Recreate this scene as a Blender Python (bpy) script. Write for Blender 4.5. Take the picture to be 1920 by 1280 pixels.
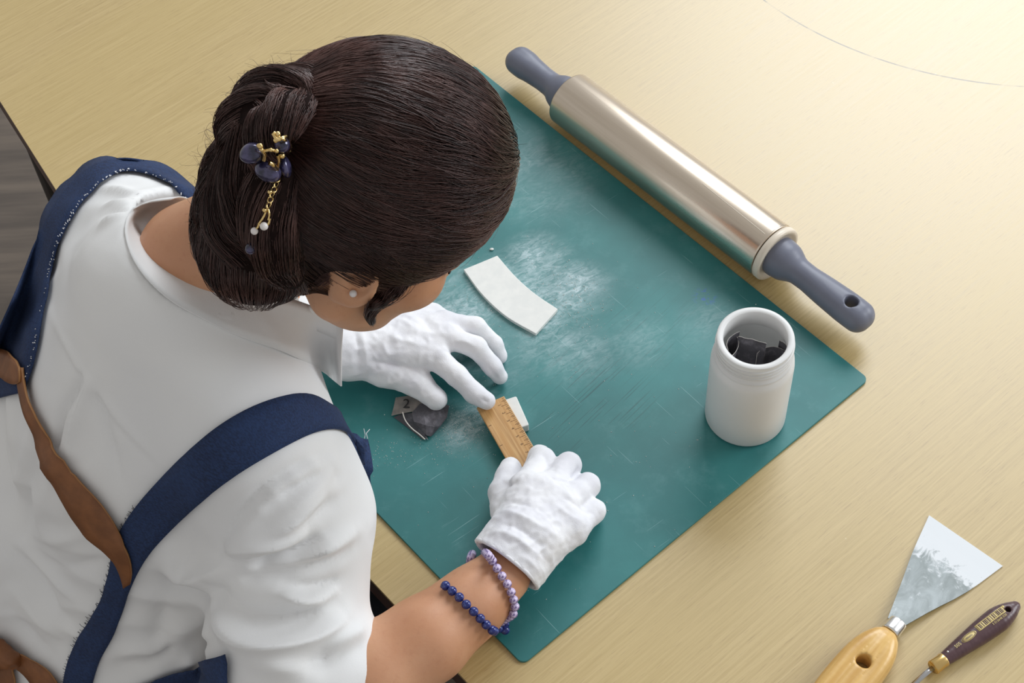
import bpy, math, random
import numpy as np
from mathutils import Vector, Matrix, Euler
from mathutils.bvhtree import BVHTree

for o in list(bpy.data.objects): bpy.data.objects.remove(o)
S = bpy.context.scene
COL = S.collection
random.seed(7); rng = np.random.default_rng(7)
TZ = 0.74                                   # height of the table top above the floor

# ------------------------------------------------------------------ camera, world, light, exposure
CAM = np.array([0.0249, -0.6034, 1.2936]); CE = (0.6357, 0.0382, -0.0252); FPX = 3000.5
cd = bpy.data.cameras.new('camera'); cam = bpy.data.objects.new('camera', cd); COL.objects.link(cam)
cam.location = (CAM[0], CAM[1], CAM[2] + TZ); cam.rotation_euler = CE
cd.sensor_width = 36; cd.lens = FPX / 1920 * 36; cd.clip_start = 0.05
S.camera = cam
S.view_settings.view_transform = 'Standard'; S.view_settings.look = 'None'
S.view_settings.gamma = 1; S.view_settings.use_curve_mapping = False
S.view_settings.exposure = 0.0

w = bpy.data.worlds.new('world'); S.world = w; w.use_nodes = True
bg = w.node_tree.nodes['Background']; bg.inputs[0].default_value = (1.0, 0.985, 0.955, 1); bg.inputs[1].default_value = 0.48

def area(name, loc, target, sx, sy, power, col):
    l = bpy.data.lights.new(name, 'AREA'); l.shape = 'RECTANGLE'; l.size = sx; l.size_y = sy; l.energy = power; l.color = col
    o = bpy.data.objects.new(name, l); COL.objects.link(o); o.location = loc
    o.rotation_euler = (Vector(target) - Vector(loc)).to_track_quat('-Z', 'Y').to_euler(); return o
area('window_light', (1.95, 4.65, TZ + 3.75), (0.15, 0.35, TZ), 3.0, 3.0, 235, (0.90, 0.955, 1.0))
area('side_window_light', (3.9, 0.9, TZ + 2.1), (0.1, 0.3, TZ), 1.8, 1.8, 100, (0.92, 0.965, 1.0))

M3 = np.array(Euler(CE).to_matrix())
def ray(px, py):                             # direction through a pixel of the 1920x1280 photograph
    return M3 @ np.array([(px - 960) / FPX, (640 - py) / FPX, -1.0])
def P(px, py, h=0.0):                        # point seen at a pixel, h metres above the table top
    d = ray(px, py); return CAM + d * ((h - CAM[2]) / d[2])

# ------------------------------------------------------------------ object helpers
def tag(o, label=None, cat=None, group=None, kind=None):
    if label: o['label'] = label
    if cat: o['category'] = cat
    if group: o['group'] = group
    if kind: o['kind'] = kind
    return o
def empty(name, loc, label, cat, group=None):
    o = bpy.data.objects.new(name, None); COL.objects.link(o); o.empty_display_size = 0.02
    o.location = (loc[0], loc[1], loc[2] + TZ); return tag(o, label, cat, group)
def wloc(o):
    v = Vector((0, 0, 0))
    while o is not None: v += o.location; o = o.parent
    return v
def mesh(name, verts, faces, mat, parent=None, smooth=True, origin=None):
    """verts in table space (z=0 is the table top); one mesh object."""
    v = np.asarray(verts, dtype=np.float64) + [0, 0, TZ]
    if parent is not None:
        base = np.array(wloc(parent)); loc = np.zeros(3)
    else:
        base = np.zeros(3)
        loc = np.array([v[:, 0].mean(), v[:, 1].mean(), v[:, 2].min()]) if origin is None else np.asarray(origin) + [0, 0, TZ]
    v = v - base - loc
    me = bpy.data.meshes.new(name)
    if isinstance(faces, np.ndarray):
        n, k = faces.shape
        me.vertices.add(len(v)); me.vertices.foreach_set('co', v.astype(np.float32).ravel())
        me.loops.add(n * k); me.loops.foreach_set('vertex_index', faces.astype(np.int32).ravel())
        me.polygons.add(n); me.polygons.foreach_set('loop_start', np.arange(0, n * k, k, dtype=np.int32))
        me.update(calc_edges=True)
    else:
        me.from_pydata(v.tolist(), [], [list(f) for f in faces])
    me.validate()
    me.polygons.foreach_set('use_smooth', np.full(len(me.polygons), bool(smooth))); me.update()
    if mat: me.materials.append(mat)
    o = bpy.data.objects.new(name, me); COL.objects.link(o)
    o.location = loc
    if parent is not None: o.parent = parent
    return o
def bevel(o, w=0.001, seg=2, angle=35):
    m = o.modifiers.new('bevel', 'BEVEL'); m.width = w; m.segments = seg; m.limit_method = 'ANGLE'; m.angle_limit = math.radians(angle); return o
def prism(outline, z0, z1):
    """outline: list of xy(z ignored) points anticlockwise -> verts, faces."""
    n = len(outline); a = [(p[0], p[1], z0) for p in outline]; b = [(p[0], p[1], z1) for p in outline]
    return a + b, [tuple(range(n))[::-1], tuple(range(n, 2 * n))] + [(i, (i + 1) % n, n + (i + 1) % n, n + i) for i in range(n)]
def unit(v): v = np.asarray(v, float); return v / (np.linalg.norm(v) + 1e-12)
def frame(axis, up=(0, 0, 1)):
    t = unit(axis); s = np.cross(up, t)
    if np.linalg.norm(s) < 1e-5: s = np.cross((1, 0, 0), t)
    s = unit(s); return t, s, np.cross(t, s)
def lathe(a, b, prof, seg=40, cap=True):
    """profile [(t along a->b in metres, radius)] or (t, ry, rz)"""
    t, s, n = frame(np.subtract(b, a)); V = []; F = []
    for q in prof:
        r1, r2 = (q[1], q[1]) if len(q) == 2 else (q[1], q[2])
        for k in range(seg):
            an = 2 * math.pi * k / seg; V.append(np.asarray(a) + t * q[0] + s * r1 * math.cos(an) + n * r2 * math.sin(an))
    m = len(prof)
    for i in range(m - 1):
        for k in range(seg):
            k2 = (k + 1) % seg; F.append((i * seg + k, i * seg + k2, (i + 1) * seg + k2, (i + 1) * seg + k))
    if cap: F.append(tuple(range(seg))[::-1]); F.append(tuple((m - 1) * seg + k for k in range(seg)))
    return V, F
def tubes(paths, radii, sides=3):
    """paths (N,K,3) -> one quad mesh array of open tubes"""
    paths = np.asarray(paths, float); N, K, _ = paths.shape
    tn = np.gradient(paths, axis=1); tn /= np.linalg.norm(tn, axis=2, keepdims=True) + 1e-12
    up = np.array([0.31, 0.17, 0.93]); s = np.cross(up, tn); s /= np.linalg.norm(s, axis=2, keepdims=True) + 1e-9
    n = np.cross(tn, s); radii = np.broadcast_to(radii, (N, K)); V = np.zeros((N, K, sides, 3))
    for j in range(sides):
        a = 2 * math.pi * j / sides; V[:, :, j] = paths + radii[..., None] * (s * math.cos(a) + n * math.sin(a))
    idx = np.arange(N * K * sides).reshape(N, K, sides); r = np.roll(idx, -1, axis=2)
    F = np.stack([idx[:, :-1], r[:, :-1], r[:, 1:], idx[:, 1:]], axis=-1).reshape(-1, 4)
    return V.reshape(-1, 3), F
def ball(c, r, seg=14, rings=9, sc=(1, 1, 1), rot=None):
    V = []; F = []
    R = np.eye(3) if rot is None else np.asarray(rot)
    for i in range(rings + 1):
        th = math.pi * i / rings
        for k in range(seg):
            a = 2 * math.pi * k / seg
            V.append(np.asarray(c) + R @ (r * np.array([math.sin(th) * math.cos(a) * sc[0], math.sin(th) * math.sin(a) * sc[1], math.cos(th) * sc[2]])))
    for i in range(rings):
        for k in range(seg):
            k2 = (k + 1) % seg; F.append((i * seg + k, (i + 1) * seg + k, (i + 1) * seg + k2, i * seg + k2))
    return V, F
def join(parts):
    V = []; F = []
    for v, f in parts:
        b = len(V); V += [tuple(p) for p in v]; F += [tuple(int(i) + b for i in q) for q in f]
    return V, F
def spline(pts, n):
    """Catmull-Rom resample of a polyline to n points"""
    p = np.asarray(pts, float); q = np.vstack([2 * p[0] - p[1], p, 2 * p[-1] - p[-2]])
    seg = np.linalg.norm(np.diff(p, axis=0), axis=1); L = np.concatenate([[0], np.cumsum(seg)]); L /= L[-1]
    out = []
    for u in np.linspace(0, 1, n):
        i = min(max(int(np.searchsorted(L, u, 'right')) - 1, 0), len(p) - 2); t = (u - L[i]) / (L[i + 1] - L[i] + 1e-12)
        a, b, c, d = q[i], q[i + 1], q[i + 2], q[i + 3]
        out.append(0.5 * (2 * b + (c - a) * t + (2 * a - 5 * b + 4 * c - d) * t * t + (3 * b - a - 3 * c + d) * t ** 3))
    return np.array(out)

# ------------------------------------------------------------------ implicit modelling
class Field:
    def __init__(s, lo, hi, h):
        s.lo = np.asarray(lo, float); s.h = h; s.n = np.ceil((np.asarray(hi) - s.lo) / h).astype(int) + 1
        s.F = np.full(tuple(s.n), 0.5, np.float32)
    def block(s, lo, hi):
        i0 = np.clip(np.floor((np.asarray(lo) - s.lo) / s.h).astype(int), 0, s.n - 1); i1 = np.clip(np.ceil((np.asarray(hi) - s.lo) / s.h).astype(int) + 1, 1, s.n)
        sl = tuple(slice(a, b) for a, b in zip(i0, i1))
        g = [(s.lo[k] + s.h * np.arange(i0[k], i1[k])).astype(np.float32) for k in range(3)]
        return sl, np.meshgrid(*g, indexing='ij', sparse=True)
    def put(s, sl, d, k, cut=False):
        F = s.F[sl]
        if cut: d = -d; hh = np.clip(0.5 - 0.5 * (F - d) / k, 0, 1); s.F[sl] = F * (1 - hh) + d * hh + k * hh * (1 - hh)
        else: hh = np.clip(0.5 + 0.5 * (F - d) / k, 0, 1); s.F[sl] = F * (1 - hh) + d * hh - k * hh * (1 - hh)
    def cone(s, a, b, r1, r2, k=0.01, cut=False):
        a = np.asarray(a, float); b = np.asarray(b, float); m = max(r1, r2) + 2.5 * k + 3 * s.h
        sl, (X, Y, Z) = s.block(np.minimum(a, b) - m, np.maximum(a, b) + m)
        s.put(sl, sd_cone(X, Y, Z, a, b, r1, r2), k, cut); return s
    def chain(s, pts, rs, k=0.008):
        for i in range(len(pts) - 1): s.cone(pts[i], pts[i + 1], rs[i], rs[i + 1], k)
        return s
    def taper(s, pts, rs, n=16):
        q = spline(pts, n); L = np.concatenate([[0], np.cumsum(np.linalg.norm(np.diff(np.asarray(pts, float), axis=0), axis=1))]); r = np.interp(np.linspace(0, 1, n), L / L[-1], rs)
        return s.chain(list(q), list(r), 0.0004)
    def ell(s, c, ax, r, k=0.01, cut=False):
        c = np.asarray(c, float); m = max(r) + 2.5 * k + 3 * s.h
        sl, (X, Y, Z) = s.block(c - m, c + m); s.put(sl, sd_ell(X, Y, Z, c, ax, r), k, cut); return s
    def half(s, c, n, k=0.001):
        sl, (X, Y, Z) = s.block(s.lo, s.lo + s.n * s.h); s.put(sl, (X - c[0]) * n[0] + (Y - c[1]) * n[1] + (Z - c[2]) * n[2], k, True); return s
    def mesh(s, smooth=2):
        V, Q = surface_nets(s.F, s.lo, s.h)
        return (relax(V, Q, smooth) if smooth else V), Q
def sd_cone(X, Y, Z, a, b, r1, r2):
    ba = b - a; L = float(ba @ ba) + 1e-12
    t = np.clip(((X - a[0]) * ba[0] + (Y - a[1]) * ba[1] + (Z - a[2]) * ba[2]) / L, 0, 1)
    return np.sqrt((X - a[0] - t * ba[0]) ** 2 + (Y - a[1] - t * ba[1]) ** 2 + (Z - a[2] - t * ba[2]) ** 2) - (r1 + (r2 - r1) * t)
def sd_ell(X, Y, Z, c, ax, r):
    x, y, z = X - c[0], Y - c[1], Z - c[2]; k0 = 0; k1 = 0
    for i in range(3):
        q = x * ax[i][0] + y * ax[i][1] + z * ax[i][2]; k0 = k0 + (q / r[i]) ** 2; k1 = k1 + (q / r[i] ** 2) ** 2
    k0 = np.sqrt(k0); return k0 * (k0 - 1) / (np.sqrt(k1) + 1e-9)
def surface_nets(F, lo, h):
    I = F < 0; c = I[:-1, :-1, :-1].astype(np.int8).copy()
    offs = [(i, j, k) for i in (0, 1) for j in (0, 1) for k in (0, 1)]
    def sh(A, o): return A[o[0]:A.shape[0] - 1 + o[0], o[1]:A.shape[1] - 1 + o[1], o[2]:A.shape[2] - 1 + o[2]]
    cnt = sum(sh(I, o).astype(np.int8) for o in offs); mix = (cnt > 0) & (cnt < 8)
    ijk = np.argwhere(mix); idx = np.full(mix.shape, -1, np.int64); idx[mix] = np.arange(len(ijk))
    val = {o: F[ijk[:, 0] + o[0], ijk[:, 1] + o[1], ijk[:, 2] + o[2]] for o in offs}
    acc = np.zeros((len(ijk), 3)); n = np.zeros(len(ijk))
    for o in offs:
        for ax in range(3):
            if o[ax] == 0:
                p = list(o); p[ax] = 1; f0, f1 = val[o], val[tuple(p)]; m = (f0 < 0) != (f1 < 0)
                t = np.where(m, f0 / np.where(m, f0 - f1, 1), 0); q = np.tile(np.array(o, float), (len(ijk), 1)); q[:, ax] = t
                acc[m] += q[m]; n[m] += 1
    V = np.asarray(lo) + h * (ijk + acc / n[:, None]); Q = []
    for ax in range(3):
        b, cc = [(1, 2), (2, 0), (0, 1)][ax]; sl0 = [slice(None)] * 3; sl1 = [slice(None)] * 3
        sl0[ax] = slice(0, -1); sl1[ax] = slice(1, None); A, B = I[tuple(sl0)], I[tuple(sl1)]
        e = np.argwhere(A != B); e = e[(e[:, b] > 0) & (e[:, cc] > 0) & (e[:, b] < F.shape[b] - 1) & (e[:, cc] < F.shape[cc] - 1)]
        fl = A[e[:, 0], e[:, 1], e[:, 2]]
        def cell(db, dc): q = e.copy(); q[:, b] += db; q[:, cc] += dc; return idx[q[:, 0], q[:, 1], q[:, 2]]
        q = np.stack([cell(-1, -1), cell(0, -1), cell(0, 0), cell(-1, 0)], 1); q[~fl] = q[~fl][:, ::-1]; Q.append(q)
    Q = np.vstack(Q); return V, Q[(Q >= 0).all(1)]
def relax(V, Q, it=2, lam=0.5):
    e = np.vstack([Q[:, [0, 1]], Q[:, [1, 2]], Q[:, [2, 3]], Q[:, [3, 0]]]); a = np.concatenate([e[:, 0], e[:, 1]]); b = np.concatenate([e[:, 1], e[:, 0]])
    deg = np.bincount(a, minlength=len(V))[:, None] + 1e-9
    for _ in range(it):
        s = np.stack([np.bincount(a, V[b, k], minlength=len(V)) for k in range(3)], 1); V = V + lam * (s / deg - V)
    return V
def normals(V, Q):
    n = np.cross(V[Q[:, 2]] - V[Q[:, 0]], V[Q[:, 3]] - V[Q[:, 1]]); N = np.zeros_like(V)
    for j in range(4):
        for k in range(3): N[:, k] += np.bincount(Q[:, j], n[:, k], minlength=len(V))
    return N / (np.linalg.norm(N, axis=1, keepdims=True) + 1e-12)
def bvh(V, Q): return BVHTree.FromPolygons([Vector(p) for p in V], [tuple(int(i) for i in q) for q in Q])
def hit(tree, px, py, off=0.0):
    """where the sight line through a pixel meets a surface (or the nearest point of it), lifted by off"""
    o = Vector(CAM); d = Vector(ray(px, py)).normalized(); p, n, i, t = tree.ray_cast(o, d)
    if p is None:
        t = 1.5; p = o + d * t
        for _ in range(12):
            q, n, i, dist = tree.find_nearest(p); t = (q - o).dot(d); p = o + d * t
        p = q
    if n.dot(d) > 0: n = -n
    return np.array(p + n * off), np.array(n)
def crease(V, N, line, amp, wid):
    """raise (amp>0) or sink a soft fold along a 3-D polyline"""
    line = np.asarray(line); best = np.full(len(V), 1e9); par = np.zeros(len(V)); m = len(line) - 1
    lo = line.min(0) - 4 * wid; hi = line.max(0) + 4 * wid; sel = np.where(((V > lo) & (V < hi)).all(1))[0]; W = V[sel]
    b = best[sel]; u = par[sel]
    for i in range(m):
        a, c = line[i], line[i + 1]; ba = c - a; t = np.clip((W - a) @ ba / (ba @ ba + 1e-12), 0, 1)
        d = np.linalg.norm(W - a - t[:, None] * ba, axis=1); k = d < b; b = np.where(k, d, b); u = np.where(k, (i + t) / m, u)
    taper = np.clip(np.sin(np.pi * np.clip(u, 0.02, 0.98)), 0, 1) ** 0.6
    V[sel] += N[sel] * (amp * taper * np.exp(-(b / wid) ** 1.35))[:, None]
_perm = rng.integers(0, 2 ** 31, 512)
def vnoise(p, seed=0):
    """smooth value noise -1..1 for points (n,3)"""
    p = np.asarray(p); i = np.floor(p).astype(np.int64); f = p - i; f = f * f * (3 - 2 * f); r = 0
    for a in (0, 1):
        for b in (0, 1):
            for c in (0, 1):
                hsh = ((i[:, 0] + a) * 73856093 ^ (i[:, 1] + b) * 19349663 ^ (i[:, 2] + c) * 83492791 ^ (seed * 2654435761)) & 0xffffffff
                hsh = (hsh * 2246822519 & 0xffffffff); hsh ^= hsh >> 13; hsh = hsh * 3266489917 & 0xffffffff; hsh ^= hsh >> 16
                v = hsh / 2147483648.0 - 1.0
                r = r + v * (f[:, 0] if a else 1 - f[:, 0]) * (f[:, 1] if b else 1 - f[:, 1]) * (f[:, 2] if c else 1 - f[:, 2])
    return r
# ------------------------------------------------------------------ materials (all procedural)
def srgb(r, g, b):
    f = lambda c: (c / 255 / 12.92) if c / 255 <= 0.04045 else ((c / 255 + 0.055) / 1.055) ** 2.4
    return (f(r), f(g), f(b), 1)
class NT:
    def __init__(s, name):
        s.m = bpy.data.materials.new(name); s.m.use_nodes = True; s.t = s.m.node_tree; s.b = s.t.nodes['Principled BSDF']; s.tc = None
    def n(s, typ, ins=None, **kw):
        q = s.t.nodes.new(typ)
        for k, v in kw.items(): setattr(q, k, v)
        for k, v in (ins or {}).items(): s.set(q, k, v)
        return q
    def set(s, q, k, v):
        if isinstance(v, bpy.types.NodeSocket): s.t.links.new(v, q.inputs[k])
        else: q.inputs[k].default_value = v
    def coord(s):
        if s.tc is None: s.tc = s.n('ShaderNodeTexCoord')
        return s.tc.outputs['Object']
    def mapping(s, scale=(1, 1, 1), rot=(0, 0, 0), loc=(0, 0, 0)):
        return s.n('ShaderNodeMapping', {'Vector': s.coord(), 'Scale': tuple(1.0 / q for q in scale), 'Rotation': rot, 'Location': loc}, vector_type='TEXTURE').outputs[0]
    def noise(s, scale, detail=4, rough=0.55, vec=None, dist=0.0):
        return s.n('ShaderNodeTexNoise', {'Vector': vec if vec is not None else s.coord(), 'Scale': scale, 'Detail': detail, 'Roughness': rough, 'Distortion': dist}).outputs[0]
    def math(s, op, a, b=None, clamp=False):
        q = s.n('ShaderNodeMath', operation=op, use_clamp=clamp); s.set(q, 0, a)
        if b is not None: s.set(q, 1, b)
        return q.outputs[0]
    def range(s, v, a, b, c=0.0, d=1.0): return s.n('ShaderNodeMapRange', {0: v, 1: a, 2: b, 3: c, 4: d}, interpolation_type='SMOOTHSTEP').outputs[0]
    def mix(s, f, a, b, blend='MIX'):
        q = s.n('ShaderNodeMix', data_type='RGBA', blend_type=blend); s.set(q, 0, f); s.set(q, 6, a); s.set(q, 7, b); return q.outputs[2]
    def bump(s, h, strength=0.2, dist=0.001):
        s.set(s.b, 'Normal', s.n('ShaderNodeBump', {'Height': h, 'Strength': strength, 'Distance': dist}).outputs[0])
    def p(s, **kw):
        for k, v in kw.items(): s.set(s.b, k.replace('_', ' '), v)
        return s
def basic(name, c1, c2=None, rough=0.5, metal=0.0, scale=60, detail=4, bump=0.0, bscale=None, bdist=0.0006, stretch=None, spec=0.5, rv=0.0):
    t = NT(name); vec = t.mapping(scale=stretch) if stretch else None
    f = t.noise(scale, detail, vec=vec)
    t.p(Base_Color=t.mix(t.range(f, 0.3, 0.7), c1, c2 or c1), Metallic=metal)
    t.set(t.b, 'Specular IOR Level', spec)
    t.p(Roughness=t.range(f, 0.3, 0.7, rough - rv, rough + rv) if rv else rough)
    if bump: t.bump(t.noise(bscale or scale, 3, vec=vec), bump, bdist)
    return t.m

ANG = 0.6906
U = np.array([math.cos(ANG), math.sin(ANG), 0.0]); VV = np.array([-math.sin(ANG), math.cos(ANG), 0.0])

# wood veneer of the table: grain runs along U; a drawn arc crosses its far side
t = NT('table_veneer')
g1 = t.noise(1.0, 6, 0.6, vec=t.mapping(scale=(9, 420, 30), rot=(0, 0, ANG)))
g2 = t.noise(1.0, 3, 0.5, vec=t.mapping(scale=(2.2, 9, 9), rot=(0, 0, ANG)), dist=0.6)
g3 = t.noise(1.0, 4, 0.6, vec=t.mapping(scale=(50, 1000, 30), rot=(0, 0, ANG)))
col = t.mix(t.range(g1, 0.22, 0.78), srgb(176, 151, 97), srgb(197, 173, 120))
col = t.mix(t.math('MULTIPLY', t.range(g3, 0.56, 0.70), 0.55), col, srgb(140, 112, 72))
col = t.mix(t.math('MULTIPLY', t.range(g2, 0.35, 0.7), 0.35), col, srgb(188, 164, 104))
def circ(p, q, r):
    A = 2 * np.array([[q[0] - p[0], q[1] - p[1]], [r[0] - p[0], r[1] - p[1]]]); b = np.array([q[:2] @ q[:2] - p[:2] @ p[:2], r[:2] @ r[:2] - p[:2] @ p[:2]])
    c = np.linalg.solve(A, b); return c, np.linalg.norm(c - p[:2])
cc, cr = circ(P(1432, 0), P(1655, 113), P(1900, 161))
dist = t.n('ShaderNodeVectorMath', {0: t.n('ShaderNodeVectorMath', {0: t.coord(), 1: (1, 1, 0)}, operation='MULTIPLY').outputs[0], 1: (cc[0], cc[1], 0)}, operation='DISTANCE').outputs['Value']
ring = t.math('ABSOLUTE', t.math('SUBTRACT', dist, float(cr)))
ringm = t.math('MULTIPLY', t.range(ring, 0.0005, 0.0013, 1, 0), t.range(t.noise(30, 2), 0.35, 0.55, 0.2, 0.9))
col = t.mix(ringm, col, srgb(96, 84, 62))
chips = t.range(t.noise(55, 5, 0.7), 0.70, 0.74); col = t.mix(t.math('MULTIPLY', chips, 0.5), col, srgb(225, 210, 180))
t.p(Base_Color=col, Roughness=t.range(g1, 0.3, 0.7, 0.38, 0.46)); t.b.inputs['Specular IOR Level'].default_value = 0.65; t.b.inputs['Coat Weight'].default_value = 0.95; t.b.inputs['Coat Roughness'].default_value = 0.36
t.bump(g3, 0.10, 0.0004)
M_TABLE = t.m
M_EDGE = basic('table_edge_brown', srgb(70, 44, 36), srgb(52, 32, 28), 0.45, scale=40)
M_LEG = basic('dark_table_leg', srgb(40, 36, 34), srgb(32, 29, 28), 0.5, scale=30)
M_FLOOR = basic('floor_boards_grey', srgb(120, 108, 97), srgb(92, 83, 76), 0.55, scale=1.0, detail=6, stretch=(3, 30, 3), bump=0.05)

# cutting mat with plaster powder, pencil strokes and knife scratches
t = NT('cutting_mat_green')
base = t.mix(t.range(t.noise(9, 5), 0.3, 0.7), srgb(36, 107, 108), srgb(48, 124, 124))
flat = t.n('ShaderNodeVectorMath', {0: t.coord(), 1: (1, 1, 0)}, operation='MULTIPLY').outputs[0]
def spot(px, py, r, inner=0.0):
    c = P(px, py); d = t.n('ShaderNodeVectorMath', {0: flat, 1: (c[0], c[1], 0)}, operation='DISTANCE').outputs['Value']
    return t.range(d, inner * r, r, 1, 0)
powder = None
for (px, py, r, k) in ((985, 545, .075, .62), (1075, 545, .055, .85), (1010, 490, .05, .75), (875, 600, .075, .70), (830, 545, .06, .6), (1075, 655, .06, .42), (870, 800, .045, .55), (930, 640, .08, .42), (1010, 330, .09, .30), (1195, 640, .05, .22), (1010, 590, .05, .8), (905, 765, .03, .6), (1330, 620, .05, .2), (985, 640, .05, .5)):
    q = t.math('MULTIPLY', spot(px, py, r), k); powder = q if powder is None else t.math('MAXIMUM', powder, q)
fine = t.noise(1.0, 8, 0.72, vec=t.mapping(scale=(70, 150, 40), rot=(0, 0, 0.45)), dist=1.2)
smear = t.noise(16, 4, 0.6, dist=0.8)
pm = t.math('MULTIPLY', powder, t.math('MULTIPLY', t.range(fine, 0.34, 0.70), t.range(smear, 0.30, 0.62, 0.15, 1.0)))
pm = t.math('ADD', pm, t.math('MULTIPLY', powder, 0.20))
base = t.mix(t.math('MULTIPLY', t.range(t.noise(30, 5, 0.7), 0.5, 0.8), 0.20), base, srgb(120, 168, 170))
st = t.range(t.noise(1.0, 2, 0.4, vec=t.mapping(scale=(13, 620, 10), rot=(0, 0, 0.80))), 0.60, 0.66)
stm = t.math('MULTIPLY', st, t.math('MAXIMUM', spot(1110, 745, .085, .3), t.math('MULTIPLY', spot(1230, 620, .07, .3), 0.6)))
base = t.mix(t.math('MULTIPLY', stm, 0.55), base, srgb(18, 58, 62))
sc1 = t.range(t.noise(1.0, 2, 0.4, vec=t.mapping(scale=(14, 900, 10), rot=(0, 0, 0.62))), 0.735, 0.75)
sc2 = t.range(t.noise(1.0, 2, 0.4, vec=t.mapping(scale=(12, 760, 10), rot=(0, 0, -0.9), loc=(3, 5, 0))), 0.74, 0.755)
base = t.mix(t.math('MULTIPLY', t.math('MAXIMUM', sc1, sc2), 0.5), base, srgb(150, 190, 192))
blue = t.math('MULTIPLY', t.math('MULTIPLY', spot(1322, 560, .016), t.range(t.noise(220, 3), 0.5, 0.6)), 0.8)
base = t.mix(blue, base, srgb(40, 90, 190))
base = t.mix(t.math('MINIMUM', pm, 0.9), base, srgb(205, 222, 228))
t.p(Base_Color=base, Roughness=0.46); t.b.inputs['Specular IOR Level'].default_value = 0.55; t.b.inputs['Coat Weight'].default_value = 0.0; t.b.inputs['Coat Roughness'].default_value = 0.45
t.bump(t.noise(900, 2), 0.08, 0.0003)
M_MAT = t.m

M_STEEL = basic('rolled_steel_barrel', (0.74, 0.645, 0.54, 1), (0.62, 0.53, 0.43, 1), 0.33, 1.0, scale=1.0, detail=5, stretch=(120, 5, 120), bump=0.05, rv=0.07)
M_CREAM = basic('cream_plastic', srgb(226, 214, 198), srgb(215, 203, 186), 0.35, scale=20)
M_GREYPL = basic('grey_handle_plastic', srgb(112, 115, 130), srgb(104, 107, 122), 0.42, scale=25, bump=0.05, bscale=500)
M_DARK = basic('dark_groove', srgb(30, 27, 25), None, 0.6)
t = NT('white_jar_plastic'); t.p(Base_Color=(0.88, 0.88, 0.88, 1), Roughness=0.38); t.bump(t.noise(60, 3), 0.06, 0.001)
tr_ = t.n('ShaderNodeBsdfTranslucent', {'Color': (0.86, 0.86, 0.85, 1)}); mx_ = t.n('ShaderNodeMixShader', {0: 0.24, 1: t.b.outputs[0], 2: tr_.outputs[0]}); t.t.links.new(mx_.outputs[0], t.t.nodes['Material Output'].inputs['Surface'])
M_JAR = t.m
t = NT('sandpaper_black'); t.p(Base_Color=t.mix(t.range(t.noise(70, 5, 0.7), 0.45, 0.75), srgb(70, 68, 74), srgb(116, 113, 121)), Roughness=0.65); t.bump(t.noise(1600, 2), 0.35, 0.0004); M_SAND = t.m
M_SANDBACK = basic('sandpaper_backing', srgb(112, 108, 106), srgb(150, 142, 134), 0.8, scale=80, bump=0.1)
M_PAPEREDGE = basic('torn_paper_edge', srgb(214, 208, 200), None, 0.8)
M_PRINT = basic('black_print', srgb(28, 26, 28), None, 0.6)
M_TILE = basic('white_plaster', srgb(232, 232, 228), srgb(224, 225, 222), 0.75, scale=90, bump=0.05)
t = NT('bamboo_ruler')
g = t.noise(1.0, 5, 0.6, vec=t.mapping(scale=(12, 420, 60))); g2 = t.noise(1.0, 2, 0.5, vec=t.mapping(scale=(4, 90, 20)))
c = t.mix(t.range(g, 0.35, 0.65), srgb(176, 132, 80), srgb(204, 164, 110)); c = t.mix(t.math('MULTIPLY', t.range(g2, 0.4, 0.7), 0.5), c, srgb(196, 146, 84))
t.p(Base_Color=c, Roughness=0.42); M_BAMBOO = t.m
M_TICK = basic('burnt_ruler_print', srgb(82, 52, 26), None, 0.6)
t = NT('scraper_steel')
base = t.mix(t.range(t.noise(1.0, 4, 0.6, vec=t.mapping(scale=(40, 60, 20)), dist=1), 0.3, 0.7), srgb(132, 139, 139), srgb(160, 167, 169))
tcy = t.n('ShaderNodeSeparateXYZ', {0: t.coord()}).outputs[0]
ed = t.math('ADD', tcy, t.math('MULTIPLY', t.math('SUBTRACT', t.noise(55, 6, 0.65, dist=1.0), 0.5), 0.085))
pl = t.range(ed, 0.030, 0.041); sm = t.math('MULTIPLY', t.range(t.noise(120, 5, 0.7), 0.58, 0.72), 0.5)
ms = t.math('MAXIMUM', pl, sm)
t.p(Base_Color=t.mix(ms, base, srgb(226, 230, 234)), Metallic=t.range(ms, 0, 1, 0.30, 0.0), Roughness=t.range(ms, 0, 1, 0.48, 0.75)); M_SCRAPER = t.m
M_FERRULE = basic('bright_ferrule', (0.80, 0.80, 0.80, 1), None, 0.25, 1.0)
M_HANDLEWOOD = basic('varnished_yellow_wood', srgb(222, 182, 112), srgb(200, 156, 88), 0.32, scale=1.0, stretch=(14, 130, 130), detail=5)
M_HOLE = basic('dark_wood_hole', srgb(86, 56, 26), None, 0.7)
M_BRASS = basic('brass_ferrule', (0.72, 0.50, 0.20, 1), None, 0.28, 1.0)
M_PURPLEWOOD = basic('dark_plum_lacquer', srgb(74, 50, 54), srgb(86, 62, 66), 0.32, scale=120)
M_GOLDPRINT = basic('gold_print', srgb(216, 196, 134), srgb(200, 178, 116), 0.5, scale=300)
M_BLADE = basic('thin_steel_blade', (0.55, 0.55, 0.56, 1), None, 0.3, 1.0)

# ------------------------------------------------------------------ setting: floor and table
v, f = prism([(-2.6, -2.2), (2.6, -2.2), (2.6, 3.0), (-2.6, 3.0)], -TZ - 0.05, -TZ)
tag(mesh('floor', v, f, M_FLOOR, smooth=False, origin=(0, 0, -TZ)), 'grey brown floor seen beside the table', kind='structure')

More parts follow.
